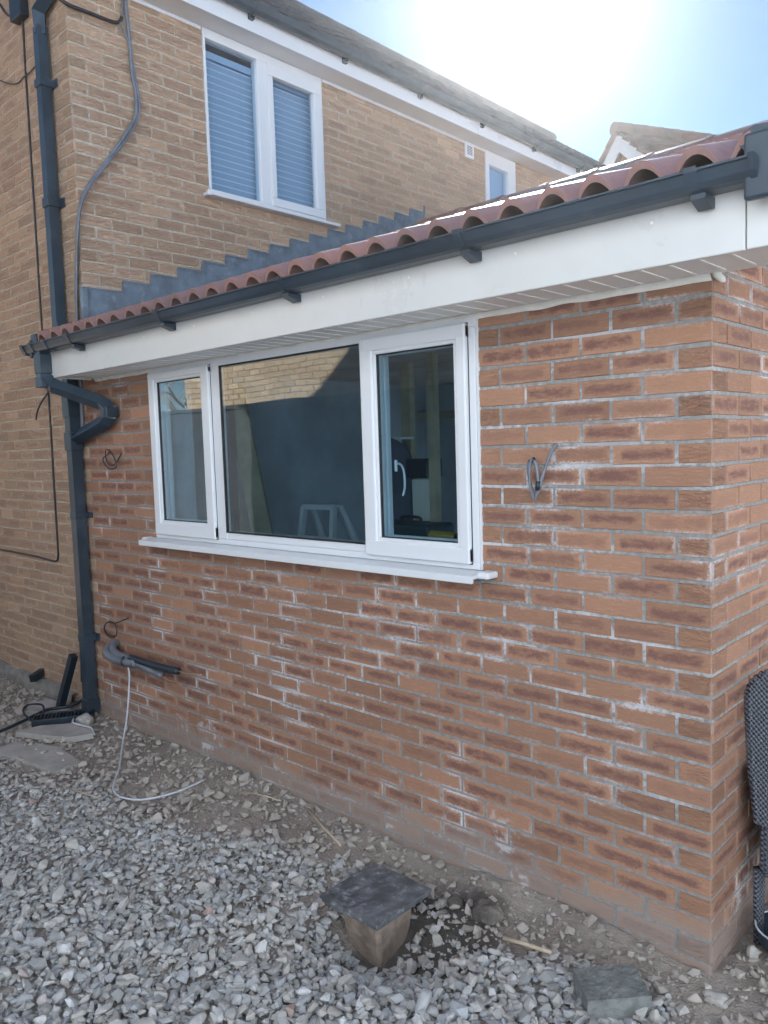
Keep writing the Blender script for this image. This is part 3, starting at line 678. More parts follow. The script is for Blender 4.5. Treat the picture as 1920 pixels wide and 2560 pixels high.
MB().box(-2.42, -1.95, .95, 1.20, .98, 1.28, .02).build('case_body', M['toolcase'], tc); h = MB(); h.tube(smoothpath([(-2.26, 1.07, 1.275), (-2.25, 1.07, 1.31), (-2.12, 1.07, 1.31), (-2.11, 1.07, 1.275)]), .010, 8); h.build('handle', M['black'], tc)
dr = thing('power_drill', (-1.88, .95, 1.1), 'yellow power drill lying inside behind the bottom right corner of the window', 'drill')
h = MB(); h.tube([(-1.93, .95, 1.22), (-1.77, .97, 1.22)], .035, 12, radii=[.036, .03]); h.box(-1.87, -1.83, .93, .97, 1.06, 1.20, .008, ); h.box(-1.90, -1.80, .91, .99, .98 + .0, 1.06, .008); h.build('drill_body', M['yellow'], dr); h = MB(); h.tube([(-1.77, .97, 1.22), (-1.72, .975, 1.22)], .018, 10, radii=[.02, .01]); h.build('chuck', M['black'], dr)
wb = thing('workbench', (-2.1, 1.1, .02), 'low workbench inside under the right pane carrying the case and carton', 'workbench')
MB().box(-2.6, -1.6, .85, 1.45, .94, .978, .004).build('bench_top', M['wood'], wb)
for x in (-2.55, -1.66):
    for y in (.90, 1.40): MB().box(x, x + .04, y - .02, y + .02, .02, .94).build('leg', M['alu'], wb)
# dark coat-like shape hanging from a post
co = MB(); rg = random.Random(3); V = []; n = 20; m_ = 24
for i in range(n):
    t = i / (n - 1); z = 1.80 - .78 * t; wd = .155 * min(1, (t * 6) ** .5 if t < .17 else 1) * (1 + .10 * math.sin(t * 2.2)); 
    for j in range(m_):
        a = 2 * math.pi * j / m_; rr = wd * (1 + .05 * math.sin(5 * a + t * 3)); V.append((-2.52 + rr * math.cos(a), 1.28 + .45 * rr * math.sin(a), z))
F = [[i * m_ + j, i * m_ + (j + 1) % m_, (i + 1) * m_ + (j + 1) % m_, (i + 1) * m_ + j] for i in range(n - 1) for j in range(m_)] + [list(range(m_))[::-1], list(range((n - 1) * m_, n * m_))]
tag(obj('hanging_coat', V, F, M['darkcloth'], None, True), 'dark round-shouldered coat hanging inside behind the left of the right pane', 'coat')
MB().box(-2.53, -2.51, 1.28, 1.50, 1.785, 1.80).build('coat_hook', M['alu'], bpy.data.objects['hanging_coat'])

# ================================================================= CABLES
def cable(name, pts, r, mat, label, cat='cable', group=None, k=6, sides=8, smooth=True):
    mb = MB(); mb.tube(smoothpath(pts, k), r, sides); o = mb.build(name, M[mat], None, True); return tag(o, label, cat, group)
cable('wall_cable', [(-4.57, -.02, 4.75), (-4.60, -.009, 4.55), (-4.605, -.009, 4.15), (-4.612, -.009, 3.2), (-4.615, -.009, 2.7), (-4.592, -.009, 2.3), (-4.58, -.009, 2.1), (-4.59, -.009, 1.5), (-4.592, -.009, 1.12), (-4.60, -.009, 1.03), (-4.64, -.009, .995), (-4.80, -.009, .998), (-4.97, -.009, 1.005), (-5.4, -.009, 1.012), (-6.4, -.009, 1.02)], .0075, 'cableblack', 'long thin dark cable clipped down the gable wall left of the downpipe')
cable('loose_cable', [(-4.40, -.03, 2.27), (-4.47, -.05, 2.20), (-4.62, -.05, 2.12), (-4.69, -.05, 2.06), (-4.715, -.05, 2.01)], .006, 'cableblack', 'short loose dark cable end sticking out left of the swan neck pipe')
cable('thin_cable', [(-6.2, -.012, 5.1), (-4.96, -.012, 4.41), (-4.6, -.016, 4.33), (-4.36, -.012, 4.36), (-4.30, -.01, 4.38)], .004, 'cableblack', 'thin purple-black cable crossing the gable wall near the top to the downpipe')
jb = thing('junction_box', (-4.58, -.03, 4.7), 'dark junction box on the gable wall at the top left', 'junction box')
MB().box(-4.66, -4.50, -.07, -.004, 4.68, 4.90, .008).build('box_body', M['black'], jb)
cable('wall_cable', [(-5.2, -.012, 5.15), (-4.95, -.02, 4.95), (-4.80, -.02, 4.80), (-4.62, -.03, 4.72)], .008, 'cableblack', 'dark cable curving from the left into the junction box at the top left')
cable('thick_cable', [(-3.975, .40, 4.78), (-3.975, .42, 4.5), (-3.975, .425, 4.28), (-3.975, .445, 4.15), (-3.975, .43, 4.0), (-3.975, .34, 3.85), (-3.975, .215, 3.67), (-3.975, .08, 3.49), (-3.975, .012, 3.36), (-3.985, -.018, 3.21), (-4.02, -.02, 3.0), (-4.06, -.02, 2.8), (-4.07, -.02, 2.5), (-4.09, -.018, 1.9)], .0125, 'cablegrey', 'thick dark grey cable looping down the upper side wall and round its corner')
cable('thin_cable', [(-3.978, .40, 4.79), (-3.978, .37, 4.62), (-3.975, .36, 4.57), (-3.975, .41, 4.47), (-3.965, .45, 4.2), (-3.965, .46, 4.05), (-3.96, .40, 3.9), (-3.96, .25, 3.70), (-3.96, .03, 3.40), (-3.97, -.03, 3.15), (-4.03, -.03, 2.8), (-4.06, -.03, 2.5)], .0065, 'cablegrey', 'thin grey cable strapped beside the thick cable on the upper side wall')
cable('wall_cable', [(-4.02, -.03, 4.60), (-3.975, .02, 4.56), (-3.98, .15, 4.565), (-3.98, .33, 4.57), (-3.978, .375, 4.62)], .011, 'cableblack', 'dark cable along the top of the upper wall from downpipe to thick cable')
cable('cable_coil', [(-3.765, -.004, 1.765), (-3.77, -.03, 1.74), (-3.80, -.04, 1.72), (-3.765, -.045, 1.68), (-3.70, -.045, 1.655), (-3.64, -.04, 1.665), (-3.645, -.04, 1.71), (-3.71, -.035, 1.765), (-3.775, -.03, 1.775), (-3.775, -.03, 1.71), (-3.72, -.03, 1.68), (-3.66, -.03, 1.69), (-3.60, -.03, 1.735), (-3.59, -.025, 1.755)], .004, 'cableblack', 'small loop of thin dark cable on the brickwork, level with the window', 'cable', 'cable loops left of the window', 6, 6)
cable('cable_coil', [(-3.655, -.004, .705), (-3.70, -.03, .685), (-3.78, -.04, .66), (-3.86, -.045, .655), (-3.91, -.045, .62), (-3.90, -.045, .58), (-3.84, -.045, .56), (-3.77, -.045, .575), (-3.745, -.045, .615), (-3.77, -.04, .65), (-3.83, -.04, .665), (-3.90, -.04, .64), (-3.915, -.04, .60), (-3.87, -.04, .572), (-3.79, -.04, .575)], .004, 'cableblack', 'small loop of thin dark cable low down, just above the lagged pipe bundle', 'cable', 'cable loops left of the window', 6, 6)
cc = thing('cable_tail', (-.55, -.01, 1.73), 'grey cable tail folded and taped on the brickwork right of the window', 'cable')
mb = MB(); mb.tube(smoothpath([(-.548, -.003, 1.728), (-.556, -.03, 1.70), (-.566, -.04, 1.665), (-.585, -.045, 1.61), (-.60, -.05, 1.555), (-.617, -.052, 1.55), (-.633, -.05, 1.60), (-.638, -.05, 1.655), (-.625, -.05, 1.675), (-.608, -.05, 1.662), (-.60, -.05, 1.62), (-.598, -.05, 1.565)]), .0062, 8)
mb.tube(smoothpath([(-.60, -.055, 1.56), (-.611, -.058, 1.53), (-.628, -.056, 1.58), (-.63, -.055, 1.65), (-.62, -.055, 1.68)]), .005, 8); mb.build('flex', M['cablegrey'], cc, True)
MB().tube([(-.596, -.052, 1.598), (-.600, -.052, 1.566)], .0095, 8).build('tape', M['black'], cc, True); MB().tube([(-.612, -.05, 1.678), (-.632, -.05, 1.668)], .008, 8).build('tape', M['black'], cc, True)
# lagged pipe bundle coming out of the wall
bu = thing('pipe_bundle', (-3.85, -.02, .50), 'grey lagged pipe bundle with bare copper ends sticking out of the new brickwork', 'pipes')
mb = MB(); mb.tube(smoothpath([(-3.88, .03, .50), (-3.86, -.04, .49), (-3.80, -.085, .462), (-3.68, -.10, .452), (-3.55, -.10, .455), (-3.42, -.10, .47)]), .03, 10, radii=None); mb.tube(smoothpath([(-3.83, .03, .525), (-3.80, -.04, .515), (-3.74, -.075, .49), (-3.62, -.085, .478), (-3.45, -.09, .487)]), .022, 10)
mb.tube(smoothpath([(-3.5, -.10, .468), (-3.35, -.10, .463), (-3.2, -.105, .45), (-3.13, -.105, .445)]), .018, 10); mb.build('grey_lagging', M['cablegrey'], bu, True)
mb = MB(); mb.tube(smoothpath([(-3.50, -.095, .49), (-3.3, -.10, .49), (-3.12, -.10, .492), (-2.96, -.10, .50)]), .022, 10); mb.build('black_lagging', M['black'], bu, True)
mb = MB(); mb.tube([(-3.555, -.10, .46), (-3.545, -.10, .463)], .036, 12); mb.build('tie', M['black'], bu, True)
MB().tube(smoothpath([(-2.97, -.10, .50), (-2.85, -.105, .507), (-2.72, -.105, .523)]), .0045, 8).build('copper_end', M['copper'], bu, True); mb = MB(); mb.tube(smoothpath([(-3.14, -.105, .445), (-3.06, -.105, .43), (-2.98, -.105, .435), (-2.93, -.105, .432)]), .0035, 8); mb.build('copper_end', M['copper'], bu, True)
cable('hanging_cable', [(-3.56, -.10, .445), (-3.52, -.105, .43), (-3.50, -.11, .38), (-3.49, -.13, .25), (-3.44, -.18, .12), (-3.30, -.29, .035), (-3.06, -.44, .02), (-2.88, -.57, .02), (-2.78, -.62, .022), (-2.68, -.63, .025), (-2.58, -.57, .022), (-2.53, -.42, .02), (-2.55, -.25, .015), (-2.60, -.19, -.01)], .005, 'cablewhite', 'long pale cable hanging from the pipe bundle and looping across the gravel')

# ================================================================= GROUND
PIL = Vector((-1.115, -.43))
def gh(x, y):
    z = -.035 + .012 * noise.noise(Vector((x * 1.3, y * 1.3, 0))) + .012 * noise.noise(Vector((x * 4, y * 4, 7)))
    d = (Vector((x, y)) - Vector((-1.02, -.52))); q = d.x * d.x / .075 + d.y * d.y / .06; z -= .17 * math.exp(-q)
    d = (Vector((x, y)) - Vector((-1.15, -.16))); q = d.x * d.x / .06 + d.y * d.y / .012; z -= .07 * math.exp(-q)
    if y > -.5: z += .025 * math.exp(-((x + 2.6) ** 2) / 1.0) * (1 if y > -.35 else (y + .5) / .15) * max(0, 1 - abs(y) / .5) + 0.0
    if y > -.4: z += .045 * math.exp(-((x + .58) / .42) ** 4) * math.exp(-(y / .085) ** 2) * (1 + .5 * noise.noise(Vector((x * 9, y * 9, 1))))
    return z
V = []; F = []; xs = []; ys = []
def ax(lo, hi, step): 
    out = []; v = lo
    while v < hi - 1e-6: out.append(v); v += step
    return out
xs = [-150, -80, -40, -20, -12, -9] + ax(-7, 1.4, .035) + [1.5, 3, 6, 12, 30, 80, 150]; ys = [-150, -80, -30, -12, -6, -4] + ax(-3, .9, .035) + [1.2, 3, 8, 20, 50, 90, 150]
for y in ys:
    for x in xs:
        near = -7 <= x <= 1.4 and -3 <= y <= .9; z = gh(x, y) + (.008 * noise.noise(Vector((x * 16, y * 16, 3))) if near else 0)
        if y > .03 and x < -.02: z = min(z, -.05)
        V.append((x, y, z))
nx = len(xs)
F = [[j * nx + i, j * nx + i + 1, (j + 1) * nx + i + 1, (j + 1) * nx + i] for j in range(len(ys) - 1) for i in range(nx - 1)]
g = obj('ground', V, F, M['soil'], None, True); tag(g, None, None, None, 'structure')

# crushed-stone shapes
protos = []; rg = random.Random(11)
for k in range(36):
    bm = bmesh.new(); n = rg.randint(9, 14)
    for i in range(n):
        v_ = Vector((rg.gauss(0, 1), rg.gauss(0, 1), rg.gauss(0, 1))).normalized() * rg.uniform(.85, 1.0); bm.verts.new((v_.x, v_.y * rg.uniform(.75, 1), v_.z * .62))
    r_ = bmesh.ops.convex_hull(bm, input=bm.verts); bmesh.ops.delete(bm, geom=[e_ for e_ in r_['geom_interior'] if isinstance(e_, bmesh.types.BMVert)], context='VERTS')
    if k % 2 == 0: bmesh.ops.bevel(bm, geom=bm.edges[:], offset=.09, segments=1, affect='EDGES')
    bm.verts.ensure_lookup_table(); bm.verts.index_update(); protos.append(([v_.co.copy() for v_ in bm.verts], [[q.index for q in f_.verts] for f_ in bm.faces])); bm.free()
def soil_zone(x, y):
    """1 where bare soil shows between the stones"""
    s_ = noise.noise(Vector((x * 1.4, y * 1.4, 2))) * .18
    band = -.28 - .30 * min(1, (-1.5 - x) / 1.2) if x < -1.5 else -.22
    if x > -.9: band = -.30
    a = max(0, min(1, (y - band - s_) / .12 + .5))
    if x < -3.1: a = max(a, max(0, min(1, 1.2 - ((x + 3.6) ** 2 / .6 + (y + .55) ** 2 / .08))))
    return a
def stones(name, n, size, region, seed, densf, dusty=0.0, sink=.35):
    rg = random.Random(seed); V = []; F = []; RR = []
    x0, x1, y0, y1 = region; cnt = 0; tries = 0
    while cnt < n and tries < n * 12:
        tries += 1
        x = rg.uniform(x0, x1); y = rg.uniform(y0, y1)
        if y < -1.05 + .42 * (x + 4.2) * -1 - .55 and x < -1: pass
        if (x - .92) * .733 + (y + 2.5) * .679 > 1.3 * (-(x - .92) * .679 + (y + 2.5) * .729) * .49 + .7 or -(x - .92) * .679 + (y + 2.5) * .729 < .5: continue
        if x < .02 and y > -.012: continue
        if rg.random() > densf(x, y): continue
        if abs(x - PIL.x) < .13 and abs(y - PIL.y) < .13: continue
        s_ = size(rg); P_, Q_ = protos[rg.randrange(len(protos))]
        M_ = Matrix.Rotation(rg.uniform(0, 6.28), 3, 'Z') @ Matrix.Rotation(rg.gauss(0, .35), 3, 'X') @ Matrix.Rotation(rg.gauss(0, .35), 3, 'Y')
        sx, sy, sz = s_ * rg.uniform(.85, 1.35), s_ * rg.uniform(.7, 1.0), s_ * rg.uniform(.7, 1.05)
        if x < 0 and y > -s_ * 1.2: y = -s_ * 1.2
        o_ = Vector((x, y, gh(x, y) + s_ * sink + rg.uniform(-.2, .55) * s_)); k = len(V)
        for p in P_: V.append(o_ + M_ @ Vector((p.x * sx, p.y * sy, p.z * sz)))
        r_ = rg.random() ** 1.0; du = min(1, max(0, .14 + dusty + soil_zone(x, y) * .8 + rg.uniform(-.2, .2)))
        if r_ > .985 and rg.random() < .6: r_ = .9
        for f_ in Q_: F.append([k + i for i in f_]); RR += [r_, du] * len(f_)
        cnt += 1
    o = obj(name, V, F, M['stone']); l = o.data.uv_layers.new(name='rnd'); l.data.foreach_set('uv', RR); return o
def damp(x, y): return math.exp(-(((x + .86) / .24) ** 2 + ((y + .36) / .17) ** 2))
def dens1(x, y): return (1.0 - .93 * soil_zone(x, y)) * (1 - .75 * damp(x, y))
def sz1(rg): return min(.040, .0105 + abs(rg.gauss(0, 1)) * .0085)
o = stones('gravel', 24000, sz1, (-6.6, .7, -2.0, .5), 5, dens1); tag(o, 'grey crushed stone gravel covering the ground', 'gravel', None, 'stuff')
o = stones('gravel', 5200, lambda r: .018 + abs(r.gauss(0, 1)) * .008, (-4.6, .7, -2.0, -.3), 15, lambda x, y: (1 - .9 * damp(x, y)) * (1 - .95 * soil_zone(x, y)) * max(0, min(1, 1.5 - Vector((x - .92, y + 2.5)).length / 2.6)), 0, .55); tag(o, 'larger pale grey stones of the gravel in the foreground', 'gravel', None, 'stuff')
o = stones('gravel', 15000, lambda r: .005 + abs(r.gauss(0, 1)) * .0035, (-6.8, .75, -1.9, .55), 6, lambda x, y: 1.0, .3, .2); tag(o, 'fine grit and crumbs between the gravel and on the bare soil', 'grit', None, 'stuff')
o = stones('rubble', 1100, lambda r: .016 + abs(r.gauss(0, 1)) * .011, (-6.2, .5, -.75, .3), 8, lambda x, y: .15 + .75 * soil_zone(x, y), .35, .15); tag(o, 'dusty embedded stones in the bare soil along the wall', 'stones', None, 'stuff')
def rock(name, x, y, s_, label, mat='stone', sc3=(1, 1, 1), seed=1, cat='stone', rot=0, grp=None):
    rg = random.Random(seed); bm = bmesh.new(); bmesh.ops.create_icosphere(bm, subdivisions=3, radius=1)
    for v_ in bm.verts:
        d_ = v_.co.normalized(); v_.co = d_ * (1 + .28 * noise.noise(d_ * 1.4 + Vector((seed * 3.1, 0, 0))) + .10 * noise.noise(d_ * 4 + Vector((0, seed, 0))))
    V = [Matrix.Rotation(rot, 3, 'Z') @ Vector((v_.co.x * s_ * sc3[0], v_.co.y * s_ * sc3[1], v_.co.z * s_ * sc3[2])) + Vector((x, y, gh(x, y) + s_ * sc3[2] * .55)) for v_ in bm.verts]
    F = [[q.index for q in f_.verts] for f_ in bm.faces]; bm.free()
    o = obj(name, V, F, M[mat]); 
    if mat == 'stone':
        l = o.data.uv_layers.new(name='rnd'); r_ = rg.random() * .8 + .1; l.data.foreach_set('uv', [r_, .25] * len(o.data.loops))
    return tag(o, label, cat, grp)
rock('soil_clod', -.76, -.19, .062, 'large dark clod of mortar and soil between the square lid and the wall', 'soil', (1, .8, .75), 3, 'clod')
rock('soil_clod', -.93, -.17, .036, 'smaller clod touching the far right corner of the square lid', 'soil', (1, .8, .9), 5, 'clod')
rock('stone_lump', .055, -.10, .042, 'flat grey stone lying at the foot of the brick corner', 'stone', (1, .7, .4), 7)
rock('stone_lump', .075, .18, .026, 'upright rounded stone beside the side wall near the bowl', 'stone', (.7, .7, 1.2), 9)
rock('stone_lump', -.045, -.33, .026, 'pale pointed stone standing right of the concrete block', 'stone', (.8, .7, 1.1), 12)
rock('stone_lump', -4.0, -.17, .07, 'buff lump of broken cement at the foot of the downpipe', 'slab', (1, .7, .7), 14, 'cement lump')

def roughen(mb, amp, sc_, cuts=5, seed=0):
    bm = bmesh.new(); vs = [bm.verts.new(v_) for v_ in mb.v]
    for f_ in mb.f: bm.faces.new([vs[i] for i in f_])
    bmesh.ops.subdivide_edges(bm, edges=bm.edges[:], cuts=cuts, use_grid_fill=True); bm.normal_update()
    for v_ in bm.verts:
        q = v_.co * sc_ + Vector((seed, 0, 0)); v_.co += v_.normal * (noise.noise(q) * amp + noise.noise(q * 3.1) * amp * .5 - max(0, noise.noise(q * .7) - .25) * amp * 3)
    bm.verts.index_update(); mb.v = [v_.co.copy() for v_ in bm.verts]; mb.f = [[x_.index for x_ in f_.verts] for f_ in bm.faces]; bm.free(); return mb
# square lidded clay gully
gl = thing('drain_hopper', (-1.115, -.43, -.15), 'square clay drain hopper with a dark slate lid standing in the gravel', 'drain')
V = []; pr = [(-.27, .070), (-.20, .076), (-.15, .084), (-.10, .094), (-.04, .100), (.003, .102)]
mb = MB(); P4 = []
for z, r_ in pr:
    for (a, b) in ((-1, -.84), (-.84, -1), (.84, -1), (1, -.84), (1, .84), (.84, 1), (-.84, 1), (-1, .84)): P4.append((PIL.x + a * r_ + .01, PIL.y + b * r_ - .005, z))
mb.add(P4, [[i * 8 + j, i * 8 + (j + 1) % 8, (i + 1) * 8 + (j + 1) % 8, (i + 1) * 8 + j] for i in range(len(pr) - 1) for j in range(8)]); mb.build('hopper_body', M['clay'], gl)
mb = MB(); mb.box(PIL.x - .146, PIL.x + .146, PIL.y - .148, PIL.y + .148, .002, .016); roughen(mb, .002, 40, 9, 1); m2 = MB(); m2.box(PIL.x - .153, PIL.x + .152, PIL.y - .155, PIL.y + .154, .0165, .029); roughen(m2, .0022, 36, 13, 2); mb.add(m2.v, m2.f); mb.build('lid', M['lid'], gl)
# concrete block
bk = MB(); bk.box(-.2, .0, -.078, .072, -.03, .045, .0, Matrix.Rotation(R(46.5), 3, 'Z'), (0, 0, 0)); bk.v = [v_ + Vector((-.115, -.265, 0)) for v_ in bk.v]; roughen(bk, .0035, 30, 14, 3)
o = bk.build('concrete_block', M['greenconc']); tag(o, 'green-grey concrete block lying in the gravel in front of the brick corner', 'block')
# sticks
def stick(pts, r, label, mat='stick'):
    mb = MB(); P_ = [(x, y, gh(x, y) + h) for x, y, h in pts]; mb.tube(P_, r, 7, radii=[r * (1 - .25 * i / len(P_)) for i in range(len(P_))]); return tag(mb.build('dry_stick', M[mat], None, True), label, 'stick', 'dry sticks on the ground')
stick([(-1.86, -.115, .05), (-1.68, -.19, .055), (-1.50, -.245, .05)], .0065, 'pale bent stick on the bare soil between the pale cable and the square lid')
stick([(-3.05, -.745, .05), (-2.92, -.72, .05), (-2.78, -.695, .045)], .004, 'thin pale stick left of the pale cable loop')
stick([(-.60, -.32, .055), (-.52, -.31, .055), (-.42, -.30, .055)], .008, 'grey weathered stick in the rubble between the square lid and the concrete block')
stick([(-2.25, -.20, .05), (-2.12, -.16, .05), (-2.02, -.15, .05)], .004, 'short thin stick close under the wall right of the pale cable loop')
# slabs, drain grate, offcuts at left
def slab(cx, cy, pts, label, z=.0, th=.035):
    n = len(pts); V = [(cx + a, cy + b, z + .0) for a, b in pts] + [(cx + a * 1.02, cy + b * 1.02, z - th) for a, b in pts]
    F = [list(range(n)), list(range(n, 2 * n))[::-1]] + [(i, n + i, n + (i + 1) % n, (i + 1) % n) for i in range(n)]
    return tag(obj('concrete_slab', V, F, M['slab']), label, 'slab', 'broken slabs round the drain')
slab(-4.52, -.20, [(-.16, -.06), (.02, -.13), (.22, -.02), (.24, .07), (.02, .10), (-.14, .09)], 'pale broken slab behind the drain grate near the gable wall', .005)
slab(-3.93, -.36, [(-.22, -.20), (.03, -.10), (.17, -.02), (.21, .10), (.05, .16), (-.06, .12), (-.20, -.05)], 'pale broken slab in front of the drain grate, below the downpipe', .01)
slab(-3.62, -.56, [(-.42, -.22), (-.05, -.14), (.25, -.10), (.22, .06), (-.1, .08), (-.38, -.02)], 'worn dusty slab edge half buried in the gravel nearest the camera side', -.012)
gr = thing('drain_grate', (-4.2, -.22, 0), 'black plastic drain grate with slots beside the downpipe foot', 'drain grate')
rotz = Matrix.Rotation(R(58), 3, 'Z'); gc = Vector((-4.17, -.235, 0))
mb = MB()
for (x0, x1, y0, y1) in ((-.19, .19, -.075, -.062), (-.19, .19, .062, .075), (-.19, -.178, -.062, .062), (.178, .19, -.062, .062)): mb.box(gc.x + x0, gc.x + x1, gc.y + y0, gc.y + y1, -.05, .03, .002, rotz, gc)
mb.build('grate_frame', M['black'], gr); mb = MB()
for i in range(15): mb.box(gc.x - .172 + i * .0235, gc.x - .162 + i * .0235, gc.y - .062, gc.y + .062, .005, .026, .001, rotz, gc)
mb.build('bars', M['black'], gr)
mb = MB(); mb.tube([(-4.20, -.13, .40), (-4.42, -.15, -.01)], .023, square=True); o = mb.build('pipe_offcut', M['black']); tag(o, 'black pipe offcut leaning on the foot of the downpipe', 'pipe')
mb = MB(); mb.tube([(-5.00, .0, .12), (-4.94, -.11, .10)], .026, square=True); o = mb.build('pipe_stub', M['black']); tag(o, 'short black pipe stub sticking out of the gable plinth', 'pipe')
cable('ground_cable', [(-4.14, -.03, .30), (-4.18, -.05, .12), (-4.30, -.12, .03), (-4.38, -.25, .02), (-4.30, -.42, .02), (-4.22, -.58, .02), (-4.2, -.75, .02), (-4.3, -1.0, .02)], .011, 'black', 'black cable trailing from the downpipe foot across the slabs to the left', 'cable')
cable('ground_cable', [(-4.25, -.42, .02), (-4.42, -.40, .04), (-4.50, -.33, .05), (-4.42, -.27, .05), (-4.33, -.30, .02)], .007, 'black', 'small black cable loop standing up beside the drain grate', 'cable')
cable('blue_strip', [(-4.02, -.24, .03), (-3.96, -.27, .025), (-3.86, -.25, .022), (-3.78, -.24, .022), (-3.66, -.28, .02)], .006, 'cablewhite', 'crumpled pale blue strip lying on the slab near the grate', 'strip')
mb = MB(); mb.tube(smoothpath([(-4.205, -.055, 1.45), (-4.215, -.06, 1.05), (-4.245, -.05, .85), (-4.215, -.06, .6), (-4.21, -.07, .42), (-4.23, -.07, .2)]), .007, 8); o = mb.build('loose_cable', M['cableblack'], None, True); tag(o, 'thin dark cable wriggling down the left side of the lower downpipe', 'cable')

# ================================================================= RATTAN CHAIR, BOWL
ch = thing('rattan_chair', (.33, .62, -.02), 'dark grey woven rattan garden chair against the side wall at the right edge', 'chair')
def shell(prof, y0, y1):   # prof = outline in x,z ; extruded in y
    mb = MB(); mb.prism(prof, 1, y0, y1); return mb
out = []
for i in range(13):
    a = math.pi / 2 * i / 12; out.append((.12 - .09 * math.cos(a) + .0, .845 + .10 * math.sin(a)))
out = [(.065, .42), (.04, .62)] + out; mir = [(.66 - x, z) for x, z in reversed(out)]
shell(out + mir, .31, .345).build('backrest', M['weave'], ch)
rim = []
for (xa, za), (xb, zb) in zip((out + mir)[:-1], (out + mir)[1:]):
    n = max(1, int(math.hypot(xb - xa, zb - za) / .0055))
    for i in range(n): rim.append((xa + (xb - xa) * i / n, .328, za + (zb - za) * i / n))
mb = MB(); mb.tube(rim, .02, 10, radii=[.0225 if i % 3 else .0175 for i in range(len(rim))]); mb.build('braided_rim', M['weave'], ch, True)
mb = MB(); mb.box(.055, .605, .33, .88, .22, .42, .03); mb.build('seat', M['weave'], ch)
for x in (.055, .605):
    mb = MB(); mb.box(x - .03, x + .03, .36, .88, .40, .62, .025); mb.build('armrest', M['weave'], ch)
for x in (.052, .608):
    for y in (.36, .86):
        mb = MB(); mb.tube([(x, y, .24), (x, y, -.03)], .019, 10, radii=[.021, .017]); mb.build('leg', M['weave'], ch, True)
ch.location.y -= .09; ch.location.x += .012
bo = thing('black_bowl', (.165, .30, -.02), 'black plastic bowl with a pale rim on the ground by the chair leg', 'bowl')
V = []; pf = [(.0, -.03), (.075, -.03), (.10, .0), (.113, .055), (.106, .055), (.092, .005), (.07, -.018), (0.001, -.018)]; ns = 28
for (r_, z) in pf:
    for j in range(ns): a = 2 * math.pi * j / ns; V.append((.165 + max(r_, .001) * math.cos(a), .28 + max(r_, .001) * math.sin(a), z))
F = [[i * ns + j, i * ns + (j + 1) % ns, (i + 1) * ns + (j + 1) % ns, (i + 1) * ns + j] for i in range(len(pf) - 1) for j in range(ns)]
obj('bowl_body', V, F, M['black'], bo, True)
mb = MB(); mb.tube([(.165 + .11 * math.cos(2 * math.pi * j / 32), .28 + .11 * math.sin(2 * math.pi * j / 32), .056) for j in range(32)], .0035, 6, closed=True); mb.build('rim', M['cablewhite'], bo, True)

# ================================================================= FAR GABLE HOUSE
fh = thing('gable_house', (-7.7, 15, 0), 'distant house gable with white bargeboards and red-brown tiles beyond the extension ridge', 'house')
A = Vector((-7.68, 15.0, 8.80)); rd = Vector((.46, .89, 0)).normalized(); gd = Vector((.89, -.46, 0)).normalized(); pit = .85; hw = 3.0
def pt(g_, r_, z_): return A + gd * g_ + rd * r_ + Vector((0, 0, z_))
mb = MB(); mb.add([pt(-hw, .25, -hw * pit - .35), pt(hw, .25, -hw * pit - .35), pt(0, .25, -.35), pt(-hw, .25, -8.9), pt(hw, .25, -8.9), pt(-hw, 9, -8.9), pt(hw, 9, -8.9), pt(-hw, 9, -hw * pit - .35), pt(hw, 9, -hw * pit - .35), pt(0, 9, -.35)],
                  [(0, 1, 2), (3, 4, 1, 0), (3, 0, 7, 5), (4, 6, 8, 1), (5, 7, 9, 8, 6)]); mb.build('wall', M['orange'], fh)
for s_ in (-1, 1):
    mb = MB(); mb.add([pt(0, .0, -.06), pt(s_ * 3.3, 0, -3.3 * pit - .06), pt(s_ * 3.3, 0, -3.3 * pit - .46), pt(0, 0, -.46), pt(0, .05, -.06), pt(s_ * 3.3, .05, -3.3 * pit - .06), pt(s_ * 3.3, .05, -3.3 * pit - .46), pt(0, .05, -.46)],
                      [(0, 1, 2, 3), (4, 7, 6, 5), (3, 2, 6, 7), (0, 4, 5, 1)]); mb.build('bargeboard', M['barge'], fh)
    al = math.atan(pit); u_ = (-gd * s_ * math.cos(al) + Vector((0, 0, math.sin(al)))); n_ = (gd * s_ * math.sin(al) + Vector((0, 0, math.cos(al))))
    tiled_roof('roof', fh, M['tilered'], pt(s_ * 3.35, 0, -3.35 * pit), rd, u_, n_, lambda q: (-.1, 9.0), 3.35 / math.cos(al), .33, lambda t: .03 * math.sin(math.pi * t / .4) if t < .4 else 0, .33, .05, 41 + s_, .04, 5)
mb = MB(); q = -.12
while q < 9: mb.tube([pt(0, q, .02), pt(0, q + .44, .03)], .15, 12); q += .45
mb.build('ridge_tiles', M['tilered'], fh)

